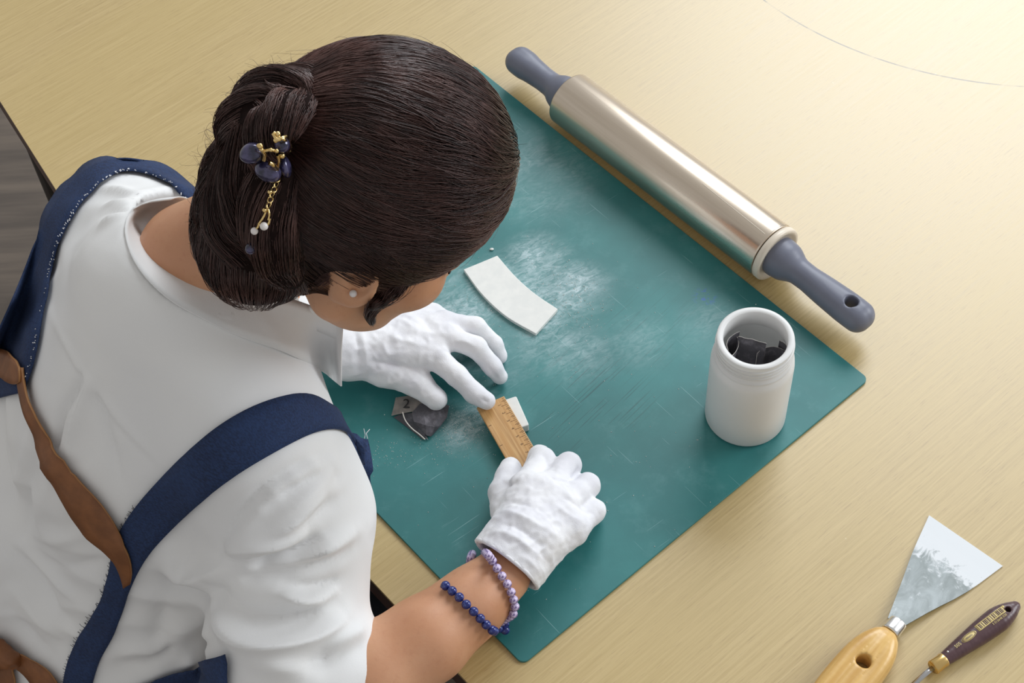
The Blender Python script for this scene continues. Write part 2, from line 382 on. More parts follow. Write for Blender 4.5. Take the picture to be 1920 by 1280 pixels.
K = P(300, 664); e1 = unit(P(0, 190) - P(115, 372)); e2 = unit(P(772, 1168) - P(668, 1057))
n_out = np.array([math.cos(0.60), math.sin(0.60), 0])
A1 = K + e2 * 1.0; A3 = K + e1 * 0.95; B1 = A1 + n_out * 1.55; B3 = A3 + n_out * 1.35
outl = [A1, B1, B3, A3, K]
tb = empty('table', (0.25, 0.45, -TZ), 'large worktable with a pale wood veneer top and dark brown edge', 'table')
def inset(ol, d):
    c = np.mean(ol, axis=0); return [p + unit(c - p) * d for p in ol]
v, f = prism(outl, -0.004, 0.0)
to = mesh('tabletop', v, f, M_TABLE, tb, smooth=False)
to.data.transform(Matrix.Translation(to.location + tb.location - Vector((0, 0, TZ)))); to.location = Vector((0, 0, TZ)) - tb.location
v, f = prism(inset(outl, 0.0004), -0.032, -0.004); mesh('edge_band', v, f, M_EDGE, tb, smooth=False)
cen = np.mean(outl, axis=0)
for p in (A1, B1, B3, A3):
    q = p + unit(cen - p) * 0.14; v, f = lathe((q[0], q[1], -TZ), (q[0], q[1], -0.032), [(0, 0.022), (TZ - 0.032, 0.026)], 16); mesh('leg', v, f, M_LEG, tb)
for p, q in ((B1, B3), (A1, B1), (A3, B3)):
    a = p + unit(cen - p) * 0.14; b = q + unit(cen - q) * 0.14; s = np.cross((0, 0, 1), unit(b - a)) * 0.011
    v, f = prism([a - s, b - s, b + s, a + s][::-1], -0.10, -0.032); mesh('apron_rail', v, f, M_LEG, tb, smooth=False)

# ------------------------------------------------------------------ cutting mat
MT = 0.003
def rounded(poly, r, seg=6):
    out = []
    for i in range(len(poly)):
        a, b, c = poly[i - 1], poly[i], poly[(i + 1) % len(poly)]; d1 = unit(a - b); d2 = unit(c - b)
        th = math.acos(np.clip(d1 @ d2, -1, 1)); L = r / math.tan(th / 2); ctr = b + unit(d1 + d2) * (r / math.sin(th / 2)); p0 = b + d1 * L - ctr; p1 = b + d2 * L - ctr
        for k in range(seg + 1):
            q = unit(p0 * (1 - k / seg) + p1 * k / seg) * r; out.append(ctr + q)
    return out
B0 = np.zeros(3); mc = [B0, U * 0.45, U * 0.45 + VV * 0.60, VV * 0.60]
v, f = prism(rounded(mc, 0.007), 0.0002, MT)
matob = bevel(mesh('cutting_mat', v, f, M_MAT, smooth=False, origin=(0, 0, 0)), 0.0004, 1)
tag(matob, 'teal green cutting mat dusted with white plaster powder', 'cutting mat')

# ------------------------------------------------------------------ rolling pin
pa = P(1077, 191, .0315); pb = P(1447, 470, .0315)
pt, ps, pn = frame(pb - pa); PL = np.linalg.norm(pb - pa); PR = 0.0308
pa[2] = pb[2] = PR + 0.0003; pa = pa - pt * [1, 1, 0] * 0.0085; PL += 0.0085
rp = empty('rolling_pin', ((pa + pb) / 2 * [1, 1, 0]), 'metallic rolling pin with two grey plastic handles', 'rolling pin')
v, f = lathe(pa, pb, [(0, 0.026), (0, PR - 0.002), (0.0006, PR - 0.0006), (0.002, PR), (PL - 0.002, PR), (PL - 0.0006, PR - 0.0004), (PL, PR - 0.001), (PL, 0.024)], 72)
rot = Matrix(((pt[0], ps[0], pn[0]), (pt[1], ps[1], pn[1]), (pt[2], ps[2], pn[2]))).to_4x4()
def reframe(o, origin, rotm):                # give an object its own axes so that its material follows it
    L = Vector(np.asarray(origin) + [0, 0, TZ]); L = L - wloc(o.parent) if o.parent else L
    o.data.transform(rotm.inverted() @ Matrix.Translation(o.location - L)); o.location = L; o.rotation_euler = rotm.to_euler()
bar = mesh('barrel', v, f, M_STEEL, rp)
# long axis of the steel's grain is local y
rotb = Matrix(((ps[0], pt[0], -pn[0]), (ps[1], pt[1], -pn[1]), (ps[2], pt[2], -pn[2]))).to_4x4()
reframe(bar, pa, rotb)
tbar = BVHTree.FromPolygons([bar.matrix_basis @ q.co + Vector((rp.location.x, rp.location.y, rp.location.z - TZ)) for q in bar.data.vertices], [tuple(q.vertices) for q in bar.data.polygons])
seam = np.array([hit(tbar, 1318 + (1451 - 1318) * k / 15, 345 + (452 - 345) * k / 15, 0.0)[0] for k in range(16)]); v, F_ = tubes(seam[None], np.full((1, 16), 0.00035), 5); mesh('film_seam', v, F_, M_CREAM, rp)
for p, d in ((pb, pt),):
    v, f = lathe(p, p + d * 0.001, [(0, PR - 0.0025), (0.0012, PR - 0.0025)], 60); mesh('groove', v, f, M_DARK, rp)
    v, f = lathe(p + d * 0.0012, p + d * 0.01, [(0, PR - 0.001), (0.0006, PR), (0.0055, PR), (0.007, PR - 0.001), (0.0072, PR - 0.0045), (0.0055, PR - 0.006), (0.0055, 0.01)], 60); mesh('end_collar', v, f, M_CREAM, rp)
def handle(p, d, L, hole):
    F = Field(np.minimum(p, p + d * L) - 0.03, np.maximum(p, p + d * L) + 0.03, 0.0013)
    a = lambda t: p + d * t
    s = np.cross((0, 0, 1), d); up = np.array([0, 0, 1.0])
    ts = [0.006, 0.012, 0.020, 0.030, 0.045, 0.065, L * 0.75, L - 0.015]; rs = [0.0215, 0.0205, 0.0165, 0.0138, 0.0132, 0.0142, 0.0150, 0.0148]; sp_ = [0, 0, 0.0, 0.0002, 0.0005, 0.0012, 0.002, 0.0022]
    for q in (-1, 1): F.taper([a(t) + s * w * q for t, w in zip(ts, sp_)], rs, 22)
    # flatten top and bottom of the grip a little, then pierce it
    if hole:
        c = a(L - 0.026); F.cone(c + up * 0.03, c - up * 0.03, 0.0068, 0.0068, 0.0015, cut=True)
    V, Q = F.mesh(2); return mesh('handle', V, Q, M_GREYPL, rp)
he = P(1612, 612, .03); handle(pb + pt * 0.006, pt, float(np.linalg.norm(he - pb)) * 1.0, True)
hs = P(952, 104, .03); handle(pa + pt * 0.003, -pt, float(np.linalg.norm(hs - pa)) * 0.98 + 0.003, False)

# ------------------------------------------------------------------ white jar
JX, JY, JR, JB, JH = 0.2218, 0.2513, 0.0353, 0.0386, 0.1272
jar = empty('plastic_jar', (JX, JY, MT), 'open white plastic jar holding black sandpaper scraps', 'jar')
a = np.array([JX, JY, MT]); H = JH - MT
prof = [(0.0, JB - 0.004), (0.0012, JB - 0.0012), (0.004, JB), (0.030, JB), (H - 0.036, JB), (H - 0.029, JB - 0.0008), (H - 0.0265, JB - 0.0024), (H - 0.0245, JB - 0.0026), (H - 0.0235, JB - 0.0022), (H - 0.0228, JB - 0.0034), (H - 0.002, JR - 0.0008), (H - 0.0006, JR - 0.0002), (H, JR - 0.001), (H, JR - 0.0052), (H - 0.001, JR - 0.0062), (H - 0.018, JR - 0.0060), (H - 0.022, JR - 0.003), (H - 0.03, JB - 0.0025), (0.004, JB - 0.0025), (0.0025, JB - 0.006)]
v, f = lathe(a, a + [0, 0, 1], prof, 72); f = f[:-2] + [f[-2], f[-1]]
mesh('body', v, f, M_JAR, jar)
def thread(z0, turns, r):
    n = int(60 * turns); pts = [(JX + r * math.cos(2 * math.pi * i / 60), JY + r * math.sin(2 * math.pi * i / 60), z0 + 0.0045 * i / 60) for i in range(n)]
    v, F = tubes(np.array([pts]), np.full((1, n), 0.0012) * np.clip(np.minimum(np.arange(n), np.arange(n)[::-1]) / 8, 0.1, 1), 6); return mesh('screw_thread', v, F, M_JAR, jar)
thread(MT + H - 0.0195, 3.2, JR - 0.0004)
def sheet(name, c, ux, uy, w, h, mat, label, bend=0.0, nu=9, nv=7, seed=0, thick=0.0003, curl=0.0, group=None):
    """a slightly buckled rectangle of sandpaper, solid, centred at c, spanned by ux (w) and uy (h)"""
    ux = unit(ux); uy = unit(np.asarray(uy) - ux * np.dot(uy, ux)); n = np.cross(ux, uy); r = random.Random(seed); V = []
    for j in range(nv):
        for i in range(nu):
            u = i / (nu - 1) - 0.5; q = j / (nv - 1) - 0.5
            V.append(np.asarray(c) + ux * u * w + uy * (q * h + r.uniform(-1, 1) * 0.0006 * (j in (0, nv - 1))) + n * (bend * (4 * u * u - 0.33) + curl * math.sin(3 * q + u * 4 + seed)))
    F = [(j * nu + i, j * nu + i + 1, (j + 1) * nu + i + 1, (j + 1) * nu + i) for j in range(nv - 1) for i in range(nu - 1)]
    o = mesh(name, V, F, mat); m = o.modifiers.new('thickness', 'SOLIDIFY'); m.thickness = thick; m.offset = 0; o.data.materials.append(M_PAPEREDGE); m.material_offset_rim = 1
    return tag(o, label, 'sandpaper', group)
jc = np.array([JX, JY, 0.0])
camd = unit(CAM - jc - [0, 0, 0.1]); side = unit(np.cross((0, 0, 1), camd * [1, 1, 0])); back = np.array([camd[0], camd[1], 0]); back = -unit(back)
G = 'sandpaper scraps standing in the jar'
sheet('sandpaper', jc + side * -0.004 + back * -0.004 + [0, 0, 0.074], side * 0.98 - back * 0.14, np.array([0, 0, 1]) + back * 0.22 - side * 0.06, 0.0265, 0.088, M_SAND, 'widest square sandpaper scrap facing out of the jar, middle', 0.0008, seed=1, group=G)
sheet('sandpaper', jc + side * 0.015 + back * 0.004 + [0, 0, 0.062], side * 0.95 + back * 0.3, np.array([0, 0, 1]) + back * 0.05, 0.026, 0.088, M_SAND, 'black round-topped sandpaper scrap right of the square one in the jar', 0.006, seed=2, group=G)
sheet('sandpaper', jc + side * 0.0255 + back * 0.006 + [0, 0, 0.066], side * 0.75 - back * 0.66, np.array([0, 0, 1]) + side * 0.07, 0.013, 0.094, M_SAND, 'pointed sandpaper scrap against the right wall of the jar', 0.001, seed=3, group=G)
sheet('sandpaper', jc + side * -0.022 + back * 0.004 + [0, 0, 0.066], back * 0.9 + side * 0.25, np.array([0, 0, 1]), 0.024, 0.096, M_SAND, 'curled sandpaper scrap, leftmost in the jar', 0.004, seed=4, curl=0.0012, group=G)
sheet('sandpaper', jc + side * -0.0175 + back * -0.004 + [0, 0, 0.065], back * 0.95 + side * 0.1, np.array([0, 0, 1]) + side * 0.02, 0.028, 0.094, M_SAND, 'folded sandpaper scrap between the leftmost one and the square one', -0.004, seed=5, curl=0.0012, group=G)

# ------------------------------------------------------------------ curved white plaster tile
ta = spline([P(870, 513), P(905, 560), P(950, 601), P(1005, 633)], 14); tb2 = spline([P(1046, 587), P(1003, 558), P(966, 525), P(933, 487)], 14)
v, f = prism([*ta, *tb2], MT, MT + 0.0042)
tl = bevel(mesh('plaster_tile', v, f, M_TILE, smooth=False), 0.0005, 2); tag(tl, 'curved white plaster tile lying on the powdery part of the mat', 'tile')

# white block and ruler
zb = MT + 0.0105
bc = [P(950, 748, zb), P(968, 742, zb), P(992, 796, zb), P(974, 803, zb)]
bx = unit(P(992, 796, zb) - P(968, 742, zb)); by = np.cross((0, 0, 1), bx); b0 = P(968, 742, zb); b1 = P(992, 796, zb)
v, f = prism(rounded([b0, b0 - by * 0.024, b1 - by * 0.024, b1], 0.0015, 3)[::-1], MT, zb)
blk = bevel(mesh('plaster_block', v, f, M_TILE, smooth=False), 0.0008, 2); tag(blk, 'small white plaster block sticking out beneath the wooden ruler', 'block')
RZ = zb + 0.0003; RTH = 0.0024
ra = P(896, 768, RZ + RTH); rb = P(945, 742, RZ + RTH)
rd = unit(P(1002, 839, RZ + RTH) - rb); rw = unit(np.cross((0, 0, 1), rd)); WR = abs(float((rb - ra) @ rw)); LR = 0.150
rul = empty('wooden_ruler', ((ra + rb) / 2 + rd * LR / 2) * [1, 1, 0] + [0, 0, RZ], 'bamboo ruler gripped under both white gloves', 'ruler')
rr = Matrix(((rd[0], rw[0], 0), (rd[1], rw[1], 0), (0, 0, 1))).to_4x4()
left_ax = rw if (ra - rb) @ rw > 0 else -rw
c0, c1 = rb, rb + left_ax * WR
ol = [c0, c0 + rd * LR, c1 + rd * LR, c1]
if np.cross(ol[1] - ol[0], ol[2] - ol[1])[2] < 0: ol = ol[::-1]
v, f = prism(ol, RZ, RZ + RTH); rbd = bevel(mesh('body', v, f, M_BAMBOO, rul, smooth=False), 0.0006, 2); reframe(rbd, rb, rr)
tk = []
def slab(a, b, wd, z, th=0.00012):
    s = np.cross((0, 0, 1), unit(b - a)) * wd / 2; o = [a - s, b - s, b + s, a + s]
    if np.cross(o[1] - o[0], o[2] - o[1])[2] < 0: o = o[::-1]
    return prism([np.array([q[0], q[1], 0]) for q in o], z, z + th)
for i in range(2, 148):
    L = 0.0075 if i % 10 == 0 else (0.005 if i % 5 == 0 else 0.0032)
    if i % 10 and i % 5 and i % 2: continue
    p = c0 + rd * (i * 0.001); tk.append(slab(p + left_ax * 0.0006, p + left_ax * L, 0.00035, RZ + RTH - 0.00002))
    if i % 25 == 0: p = c1 + rd * (i * 0.001); tk.append(slab(p - left_ax * 0.001, p - left_ax * 0.004, 0.0005, RZ + RTH - 0.00002))
v, f = join(tk); mesh('scale_marks', v, f, M_TICK, rul, smooth=False)
FONT = None
def text(name, s, size, pos, xdir, mat, parent, th=0.0001, ydir=None):
    c = bpy.data.curves.new(name, 'FONT'); c.body = s; c.size = size; c.extrude = th / 2; c.align_x = 'CENTER'; c.align_y = 'CENTER'; c.resolution_u = 3
    o = bpy.data.objects.new(name + '_curve', c); COL.objects.link(o); bpy.context.view_layer.update()
    me = bpy.data.meshes.new_from_object(o.evaluated_get(bpy.context.evaluated_depsgraph_get())); bpy.data.objects.remove(o); bpy.data.curves.remove(c)
    x = unit(xdir); y = unit(ydir) if ydir is not None else np.cross((0, 0, 1), x); z = np.cross(x, y)
    co = np.array([q.co for q in me.vertices]); W = np.asarray(pos) + co[:, :1] * x + co[:, 1:2] * y + co[:, 2:] * z
    fs = [tuple(p.vertices) for p in me.polygons]; bpy.data.meshes.remove(me)
    return mesh(name, W, fs, mat, parent, smooth=False)
for i in range(1, 15): text('numeral', str(i), 0.0042, c0 + rd * (0.01 * i - 0.0022) + left_ax * 0.0088 + [0, 0, RTH * 0 + 0.00005], rd, M_TICK, rul)

# crumpled sandpaper with a printed 2 beneath the left glove
sp = empty('crumpled_sandpaper', P(790, 775) * [1, 1, 0] + [0, 0, MT], 'crumpled dark sandpaper with torn edges under the thumb', 'sandpaper')
def sheet_pts(name, rows, mat, parent, thick=0.0004):
    nu = len(rows[0]); V = [p for r in rows for p in r]; F = [(j * nu + i, j * nu + i + 1, (j + 1) * nu + i + 1, (j + 1) * nu + i) for j in range(len(rows) - 1) for i in range(nu - 1)]
    o = mesh(name, V, F, mat, parent, smooth=False); m = o.modifiers.new('thickness', 'SOLIDIFY'); m.thickness = thick; m.offset = 0; o.data.materials.append(M_PAPEREDGE); m.material_offset_rim = 1; return o
Q3 = lambda *a: [P(x, y, MT + h) for x, y, h in a]
sheet_pts('backing_sheet', [Q3((742, 745, .006), (765, 742, .009), (790, 742, .010), (822, 742, .008)), Q3((738, 764, .005), (757, 765, .010), (778, 766, .011), (800, 765, .010)), Q3((734, 779, .0015), (752, 775, .008), (768, 772, .011), (786, 770, .010))], M_SANDBACK, sp)
sheet_pts('folded_flap', [Q3((787, 757, .012), (808, 754, .013), (828, 755, .012), (842, 760, .009)), Q3((772, 774, .013), (795, 778, .014), (822, 780, .011), (838, 782, .006)), Q3((776, 790, .012), (798, 797, .012), (815, 800, .008), (826, 798, .003)), Q3((790, 808, .006), (800, 816, .005), (808, 818, .003), (812, 814, .001))], M_SAND, sp)
sheet_pts('under_flap', [Q3((738, 782, .001), (756, 774, .006), (772, 774, .010), (788, 778, .010)), Q3((760, 798, .001), (768, 790, .005), (778, 790, .008), (790, 795, .009)), Q3((793, 824, .0005), (796, 821, .002), (799, 822, .003), (803, 825, .001))], M_SAND, sp)
edge = spline(Q3((755, 773, .011), (760, 788, .011), (772, 803, .010), (786, 814, .007), (797, 824, .003)), 14)
v, F = tubes(edge[None] + [0, 0, 0.0004], np.array([[0.0006] * 14]), 5); mesh('torn_edge', v, F, M_PAPEREDGE, sp)
text('printed_digit', '2', 0.015, P(762, 757, MT + 0.0118), P(790, 757) - P(750, 758), M_PRINT, sp)

# ------------------------------------------------------------------ scraper
sc = empty('paint_scraper', P(1720, 1130) * [1, 1, 0], 'broad paint scraper with plaster on its steel blade and a wooden handle', 'scraper')
s0 = P(1674, 1172, .008); stip = (P(1742, 966, .001) + P(1880, 1061, .001)) / 2; sd = unit((stip - s0) * [1, 1, 0]); sn = np.cross((0, 0, 1), sd)
Lr = [P(1664, 1160, .005), P(1690, 1092, .003), P(1711, 1035, .002), P(1742, 966, .001)]; Rr = [P(1690, 1178, .005), P(1745, 1146, .003), P(1812, 1110, .002), P(1880, 1061, .001)]
Ls = spline(Lr, 9); Rs = spline(Rr, 9); V = []; F = []
for i in range(9):
    for j in range(7):
        q = Ls[i] * (1 - j / 6) + Rs[i] * j / 6; q[2] = 0.0008 + 0.006 * (1 - i / 8) ** 2; V.append(q)
F = [(i * 7 + j, i * 7 + j + 1, i * 7 + j + 8, i * 7 + j + 7) for i in range(8) for j in range(6)]
bl = mesh('blade', V, F, M_SCRAPER, sc, smooth=False); m = bl.modifiers.new('thickness', 'SOLIDIFY'); m.thickness = 0.0012; m.offset = 0
rs = Matrix(((sd[0], sn[0], 0), (sd[1], sn[1], 0), (0, 0, 1))).to_4x4(); reframe(bl, s0 + sd * 0.045, rs)
hz = 0.0115
h0 = P(1676, 1176, hz); hend = h0 - sd * 0.13
v, f = lathe(h0 + sd * 0.0080, h0 - sd * 0.003, [(0, 0.006, 0.004), (0.0004, 0.0076, 0.0058), (0.001, 0.0079, 0.0062), (0.004, 0.0081, 0.0066), (0.008, 0.0083, 0.0071), (0.0125, 0.0085, 0.0075), (0.0142, 0.0085, 0.0075), (0.0146, 0.0080, 0.0070)], 64); mesh('ferrule', v, f, M_FERRULE, sc)
F3 = Field(np.minimum(h0, hend) - 0.03, np.maximum(h0, hend) + 0.03, 0.0014)
for k in (-1, 1):
    pts = [h0 - sd * x + sn * k * y for x, y in ((0.0125, .002), (0.017, .005), (0.028, .009), (0.045, .0115), (0.075, .0115), (0.11, .009), (0.125, .006))]; F3.taper(pts, [0.0080, 0.0090, 0.0098, 0.0100, 0.0104, 0.0104, 0.009], 24)
F3.taper([h0 - sd * x for x in (0.0125, 0.017, 0.028, 0.045, 0.075, 0.11, 0.125)], [0.0080, 0.0098, 0.0106, 0.011, 0.0114, 0.0112, 0.009], 24)
hc = h0 - sd * 0.0475; F3.cone(hc + [0, 0, 0.03], hc - [0, 0, 0.03], 0.0065, 0.0065, 0.0014, cut=True)
V, Q = F3.mesh(2); ho = mesh('handle', V, Q, M_HANDLEWOOD, sc); reframe(ho, h0, rs)

# ------------------------------------------------------------------ palette knife
pk = empty('palette_knife', P(1830, 1195) * [1, 1, 0], 'palette knife with plum lacquered handle and gold print, beside the scraper', 'palette knife')
kz = 0.0085; k0 = P(1769, 1237, kz); k1 = P(1908, 1133, kz); kd = unit(k1 - k0); kn = np.cross((0, 0, 1), kd); KL = float(np.linalg.norm(k1 - k0))
prof = [(0, 0.0052, 0.0052), (0.004, 0.0062, 0.0058), (0.02, 0.0080, 0.0068), (0.045, 0.0104, 0.0078), (0.065, 0.0112, 0.0080), (KL - 0.012, 0.0085, 0.0068), (KL - 0.004, 0.0042, 0.005), (KL, 0.001, 0.002)]
F4 = Field(np.minimum(k0, k1) - 0.02, np.maximum(k0, k1) + 0.02, 0.0008)
for k in (-1, 0, 1): F4.taper([k0 + kd * p[0] + kn * k * max(p[1] - p[2], 0.0001) for p in prof], [p[2] + (0.0002 if k == 0 else 0) for p in prof], 26)
kh = k0 + kd * (KL - 0.0135); F4.cone(kh + [0, 0, .02], kh - [0, 0, .02], 0.0026, 0.0026, 0.0006, cut=True)
V, Q = F4.mesh(2); khd = mesh('handle', V, Q, M_PURPLEWOOD, pk); tk2 = bvh(V, Q)
v, f = lathe(k0 + kd * 0.001, k0 - kd * 0.013, [(0, 0.0062), (0.001, 0.0066), (0.004, 0.0060), (0.0125, 0.0066), (0.0135, 0.0060)], 28); mesh('ferrule', v, f, M_BRASS, pk)
kb = [k0 - kd * x + [0, 0, z] for x, z in ((0.012, 0.0), (0.02, -0.0005), (0.028, -0.003), (0.036, -0.0065), (0.06, -0.0078), (0.10, -0.0078))]
V = []; F = []
for i, q in enumerate(spline(kb, 16)):
    wd = 0.0022 + 0.006 * max(0, (i - 7) / 8)
    V += [q - kn * wd, q + kn * wd]
F = [(2 * i, 2 * i + 2, 2 * i + 3, 2 * i + 1) for i in range(15)]
bo = mesh('blade', V, F, M_BLADE, pk); m = bo.modifiers.new('thickness', 'SOLIDIFY'); m.thickness = 0.0009; m.offset = 0
def on_handle(x, y, lift=0.00012):
    q = k0 + kd * x + kn * y; p, n, i, d = tk2.ray_cast(Vector((q[0], q[1], 0.1)), Vector((0, 0, -1)))
    if p is None: p = tk2.find_nearest(Vector(q))[0]
    return np.array(p) + [0, 0, lift]
def decal(x0, x1, y0, y1, nx=4, ny=3):
    V = [on_handle(x0 + (x1 - x0) * i / nx, y0 + (y1 - y0) * j / ny) for j in range(ny + 1) for i in range(nx + 1)]
    return V, [(j * (nx + 1) + i, j * (nx + 1) + i + 1, (j + 1) * (nx + 1) + i + 1, (j + 1) * (nx + 1) + i) for j in range(ny) for i in range(nx)]
def thin(o, t=0.00012): m = o.modifiers.new('thickness', 'SOLIDIFY'); m.thickness = t; m.offset = 1; return o
thin(mesh('barcode_label', *decal(0.040, 0.075, -0.0008, 0.0055, 12, 4), M_GOLDPRINT, pk))
bars = []; x = 0.0412
rb_ = random.Random(3)
while x < 0.0735:
    wd = rb_.choice((0.0004, 0.0007, 0.0011)); V, F = decal(x, x + wd, 0.0002, 0.0048, 1, 3); bars.append(([p + np.array([0, 0, 0.00014]) for p in V], F)); x += wd + rb_.choice((0.0005, 0.0009, 0.0014))
v, f = join(bars); thin(mesh('barcode_bars', v, f, M_PURPLEWOOD, pk), 0.00006)
V = [on_handle(0.0295, 0.0012)]; 
for i in range(28): an = 2 * math.pi * i / 28; V.append(on_handle(0.0295 + 0.0082 * math.cos(an), 0.0012 + 0.0030 * math.sin(an)))
thin(mesh('oval_emblem', V, [(0, 1 + i, 1 + (i + 1) % 28) for i in range(28)], M_GOLDPRINT, pk))
V = [on_handle(0.0, 0)] * 0
ring_ = []
for i in range(28):
    an = 2 * math.pi * i / 28; a2 = 2 * math.pi * (i + 1) / 28
    ring_.append(([on_handle(0.0295 + 0.0074 * k * math.cos(q), 0.0012 + 0.0026 * k * math.sin(q), 0.00026) for q, k in ((an, 1), (a2, 1), (a2, .9), (an, .9))], [(0, 1, 2, 3)]))
v, f = join(ring_); thin(mesh('oval_outline', v, f, M_PURPLEWOOD, pk), 0.00004)
def wrap_text(name, s, size, x, y, mat, flip=False):
    c = on_handle(x, y); nrm = unit(np.cross(on_handle(x + .002, y) - c, on_handle(x, y + .002) - c))
    return text(name, s, size, c + nrm * 0.00025, kd, mat, pk, 0.0001, ydir=np.cross(nrm, kd))
wrap_text('emblem_lettering', 'oooo', 0.0035, 0.0295, 0.0012, M_PURPLEWOOD)
wrap_text('size_number', '505', 0.0046, 0.0165, 0.0010, M_GOLDPRINT)
wrap_text('small_print', '3 013648 020', 0.0030, 0.062, -0.0028, M_GOLDPRINT)
v, f = ball(on_handle(0.0055, 0.002), 0.0011, 8, 6); mesh('rivet', v, f, M_FERRULE, pk)
# ------------------------------------------------------------------ the person
M_SKIN = NT('skin'); _t = M_SKIN
sk = _t.mix(_t.range(_t.noise(14, 4), 0.3, 0.7), srgb(206, 156, 122), srgb(192, 138, 104))
sk = _t.mix(_t.math('MULTIPLY', _t.range(_t.noise(160, 4, 0.7), 0.5, 0.8), 0.3), sk, srgb(172, 112, 84))
_t.p(Base_Color=sk, Roughness=0.48); _t.b.inputs['Subsurface Weight'].default_value = 0.12; _t.b.inputs['Subsurface Radius'].default_value = (0.008, 0.004, 0.002)
_t.bump(_t.noise(420, 4, 0.7), 0.18, 0.0006); M_SKIN = _t.m
_t = NT('white_shirt_cotton'); _t.p(Base_Color=_t.mix(_t.range(_t.noise(6, 3), 0.3, 0.7), (0.80, 0.80, 0.80, 1), (0.76, 0.765, 0.78, 1)), Roughness=0.8)
_t.b.inputs['Sheen Weight'].default_value = 0.1
_t.bump(_t.math('ADD', _t.noise(1400, 2), _t.math('MULTIPLY', _t.noise(70, 4, 0.6), 1.2)), 0.12, 0.0010); M_SHIRT = _t.m
_t = NT('white_glove_knit'); _t.p(Base_Color=_t.mix(_t.range(_t.noise(30, 4), 0.35, 0.7), (0.80, 0.80, 0.83, 1), (0.70, 0.70, 0.75, 1)), Roughness=0.9); _t.b.inputs['Sheen Weight'].default_value = 0.15
_t.bump(_t.math('ADD', _t.noise(1.0, 2, vec=_t.mapping(scale=(1500, 1500, 700))), _t.noise(220, 4, 0.7)), 0.3, 0.0008); M_GLOVE = _t.m
def denim(name, c1, c2, c3):
    t = NT(name); f = t.noise(1.0, 3, 0.6, vec=t.mapping(scale=(900, 260, 900), rot=(0, 0, 0.8))); w2 = t.noise(25, 4)
    c = t.mix(t.range(f, 0.35, 0.65), c1, c2); c = t.mix(t.math('MULTIPLY', t.range(w2, 0.4, 0.75), 0.4), c, c3)
    t.p(Base_Color=c, Roughness=0.85); t.bump(f, 0.35, 0.0008); return t.m
M_DENIM = denim('navy_denim', srgb(18, 34, 66), srgb(30, 52, 92), srgb(34, 58, 100))
M_LAP = denim('dark_apron_cloth', srgb(16, 19, 27), srgb(22, 26, 36), srgb(18, 22, 30))
M_LEATHER = basic('brown_leather', srgb(112, 68, 36), srgb(134, 84, 46), 0.55, scale=45, bump=0.2, bscale=300)
M_LEDGE = basic('leather_cut_edge', srgb(160, 112, 66), None, 0.6)
M_THREAD = basic('white_thread', srgb(225, 225, 228), None, 0.8)
M_NAVYTHREAD = basic('navy_thread', srgb(26, 34, 52), None, 0.8)
M_HAIRBASE = basic('dark_hair_mass', srgb(22, 13, 12), srgb(30, 19, 17), 0.9, scale=200, spec=0.1)

psi, th = 0.05, math.radians(37)
hf = np.array([math.cos(th) * math.cos(psi), math.cos(th) * math.sin(psi), -math.sin(th)]); hr = np.array([math.sin(psi), -math.cos(psi), 0.0]); hu = np.cross(hr, hf)
HA = (hf, hr, hu); HC = P(690, 360, 0.36)
def Hd(f, r, u): return HC + hf * f + hr * r + hu * u
FW = np.array([math.cos(0.6), math.sin(0.6), 0]); RT = np.array([math.sin(0.6), -math.cos(0.6), 0])
SL = P(240, 450, 0.165); SR = P(492, 852, 0.175); SM = (SL + SR) / 2
SP = unit(0.42 * FW + np.array([0, 0, 0.9])); BK = unit(np.cross(RT, SP)); BK = BK if BK @ FW < 0 else -BK
NB = P(366, 484, 0.275)
EL_R = P(520, 1345, 0.02); WR_R = P(938, 1096, 0.042)
EL_L = P(440, 520, 0.075); WR_L = P(648, 655, 0.048)
PEL = SM - SP * 0.44
BA = (RT, BK, SP)
def torso(F, o, k=0.05):
    F.ell(SM - SP * 0.10 + BK * 0.005, BA, (0.165 + o, 0.105 + o, 0.185 + o), k)
    F.ell(SM - SP * 0.27, BA, (0.145 + o, 0.098 + o, 0.17 + o), k)
    F.ell(PEL, BA, (0.172 + o, 0.125 + o, 0.15 + o), k)
    F.cone(NB - SP * 0.03, SL, 0.046 + o, 0.050 + o, k); F.cone(NB - SP * 0.03, SR, 0.046 + o, 0.046 + o, k)
    F.cone(NB - SP * 0.055 + BK * 0.012, SM - SP * 0.10 + BK * 0.035, 0.055 + o, 0.085 + o, k)
person = empty('person', (PEL[0], PEL[1], -TZ), 'woman in a white shirt and denim apron leaning over the table, wearing white cotton gloves', 'person')
# body: one continuous surface
lo = np.array([-0.75, -0.20, -0.42]); hi = np.array([0.08, 0.66, 0.56])
F = Field(lo, hi, 0.0042)
torso(F, -0.030)
F.chain([SR, P(550, 965, 0.105), P(545, 1120, 0.065), P(545, 1300, 0.025)], [0.042, 0.042, 0.040, 0.038], 0.03); F.chain([P(545, 1300, 0.025), P(690, 1268, 0.032), P(800, 1198, 0.038), P(880, 1134, 0.040), P(941, 1078, 0.042)], [0.038, 0.0400, 0.0345, 0.0280, 0.0258], 0.02)
F.cone(SL, EL_L, 0.046, 0.037, 0.03); F.chain([EL_L, EL_L * 0.5 + WR_L * 0.5, WR_L], [0.037, 0.036, 0.026], 0.02)
for s in (1, -1):                            # thighs under the table
    hip = PEL + RT * 0.09 * s - SP * 0.05; knee = hip + FW * 0.40 + RT * 0.05 * s; knee[2] = -0.235
    F.cone(hip, knee, 0.085, 0.06, 0.04)
    F.cone(NB, Hd(-0.03, 0, -0.06), 0.043, 0.046, 0.02)
V, Q = F.mesh(1)
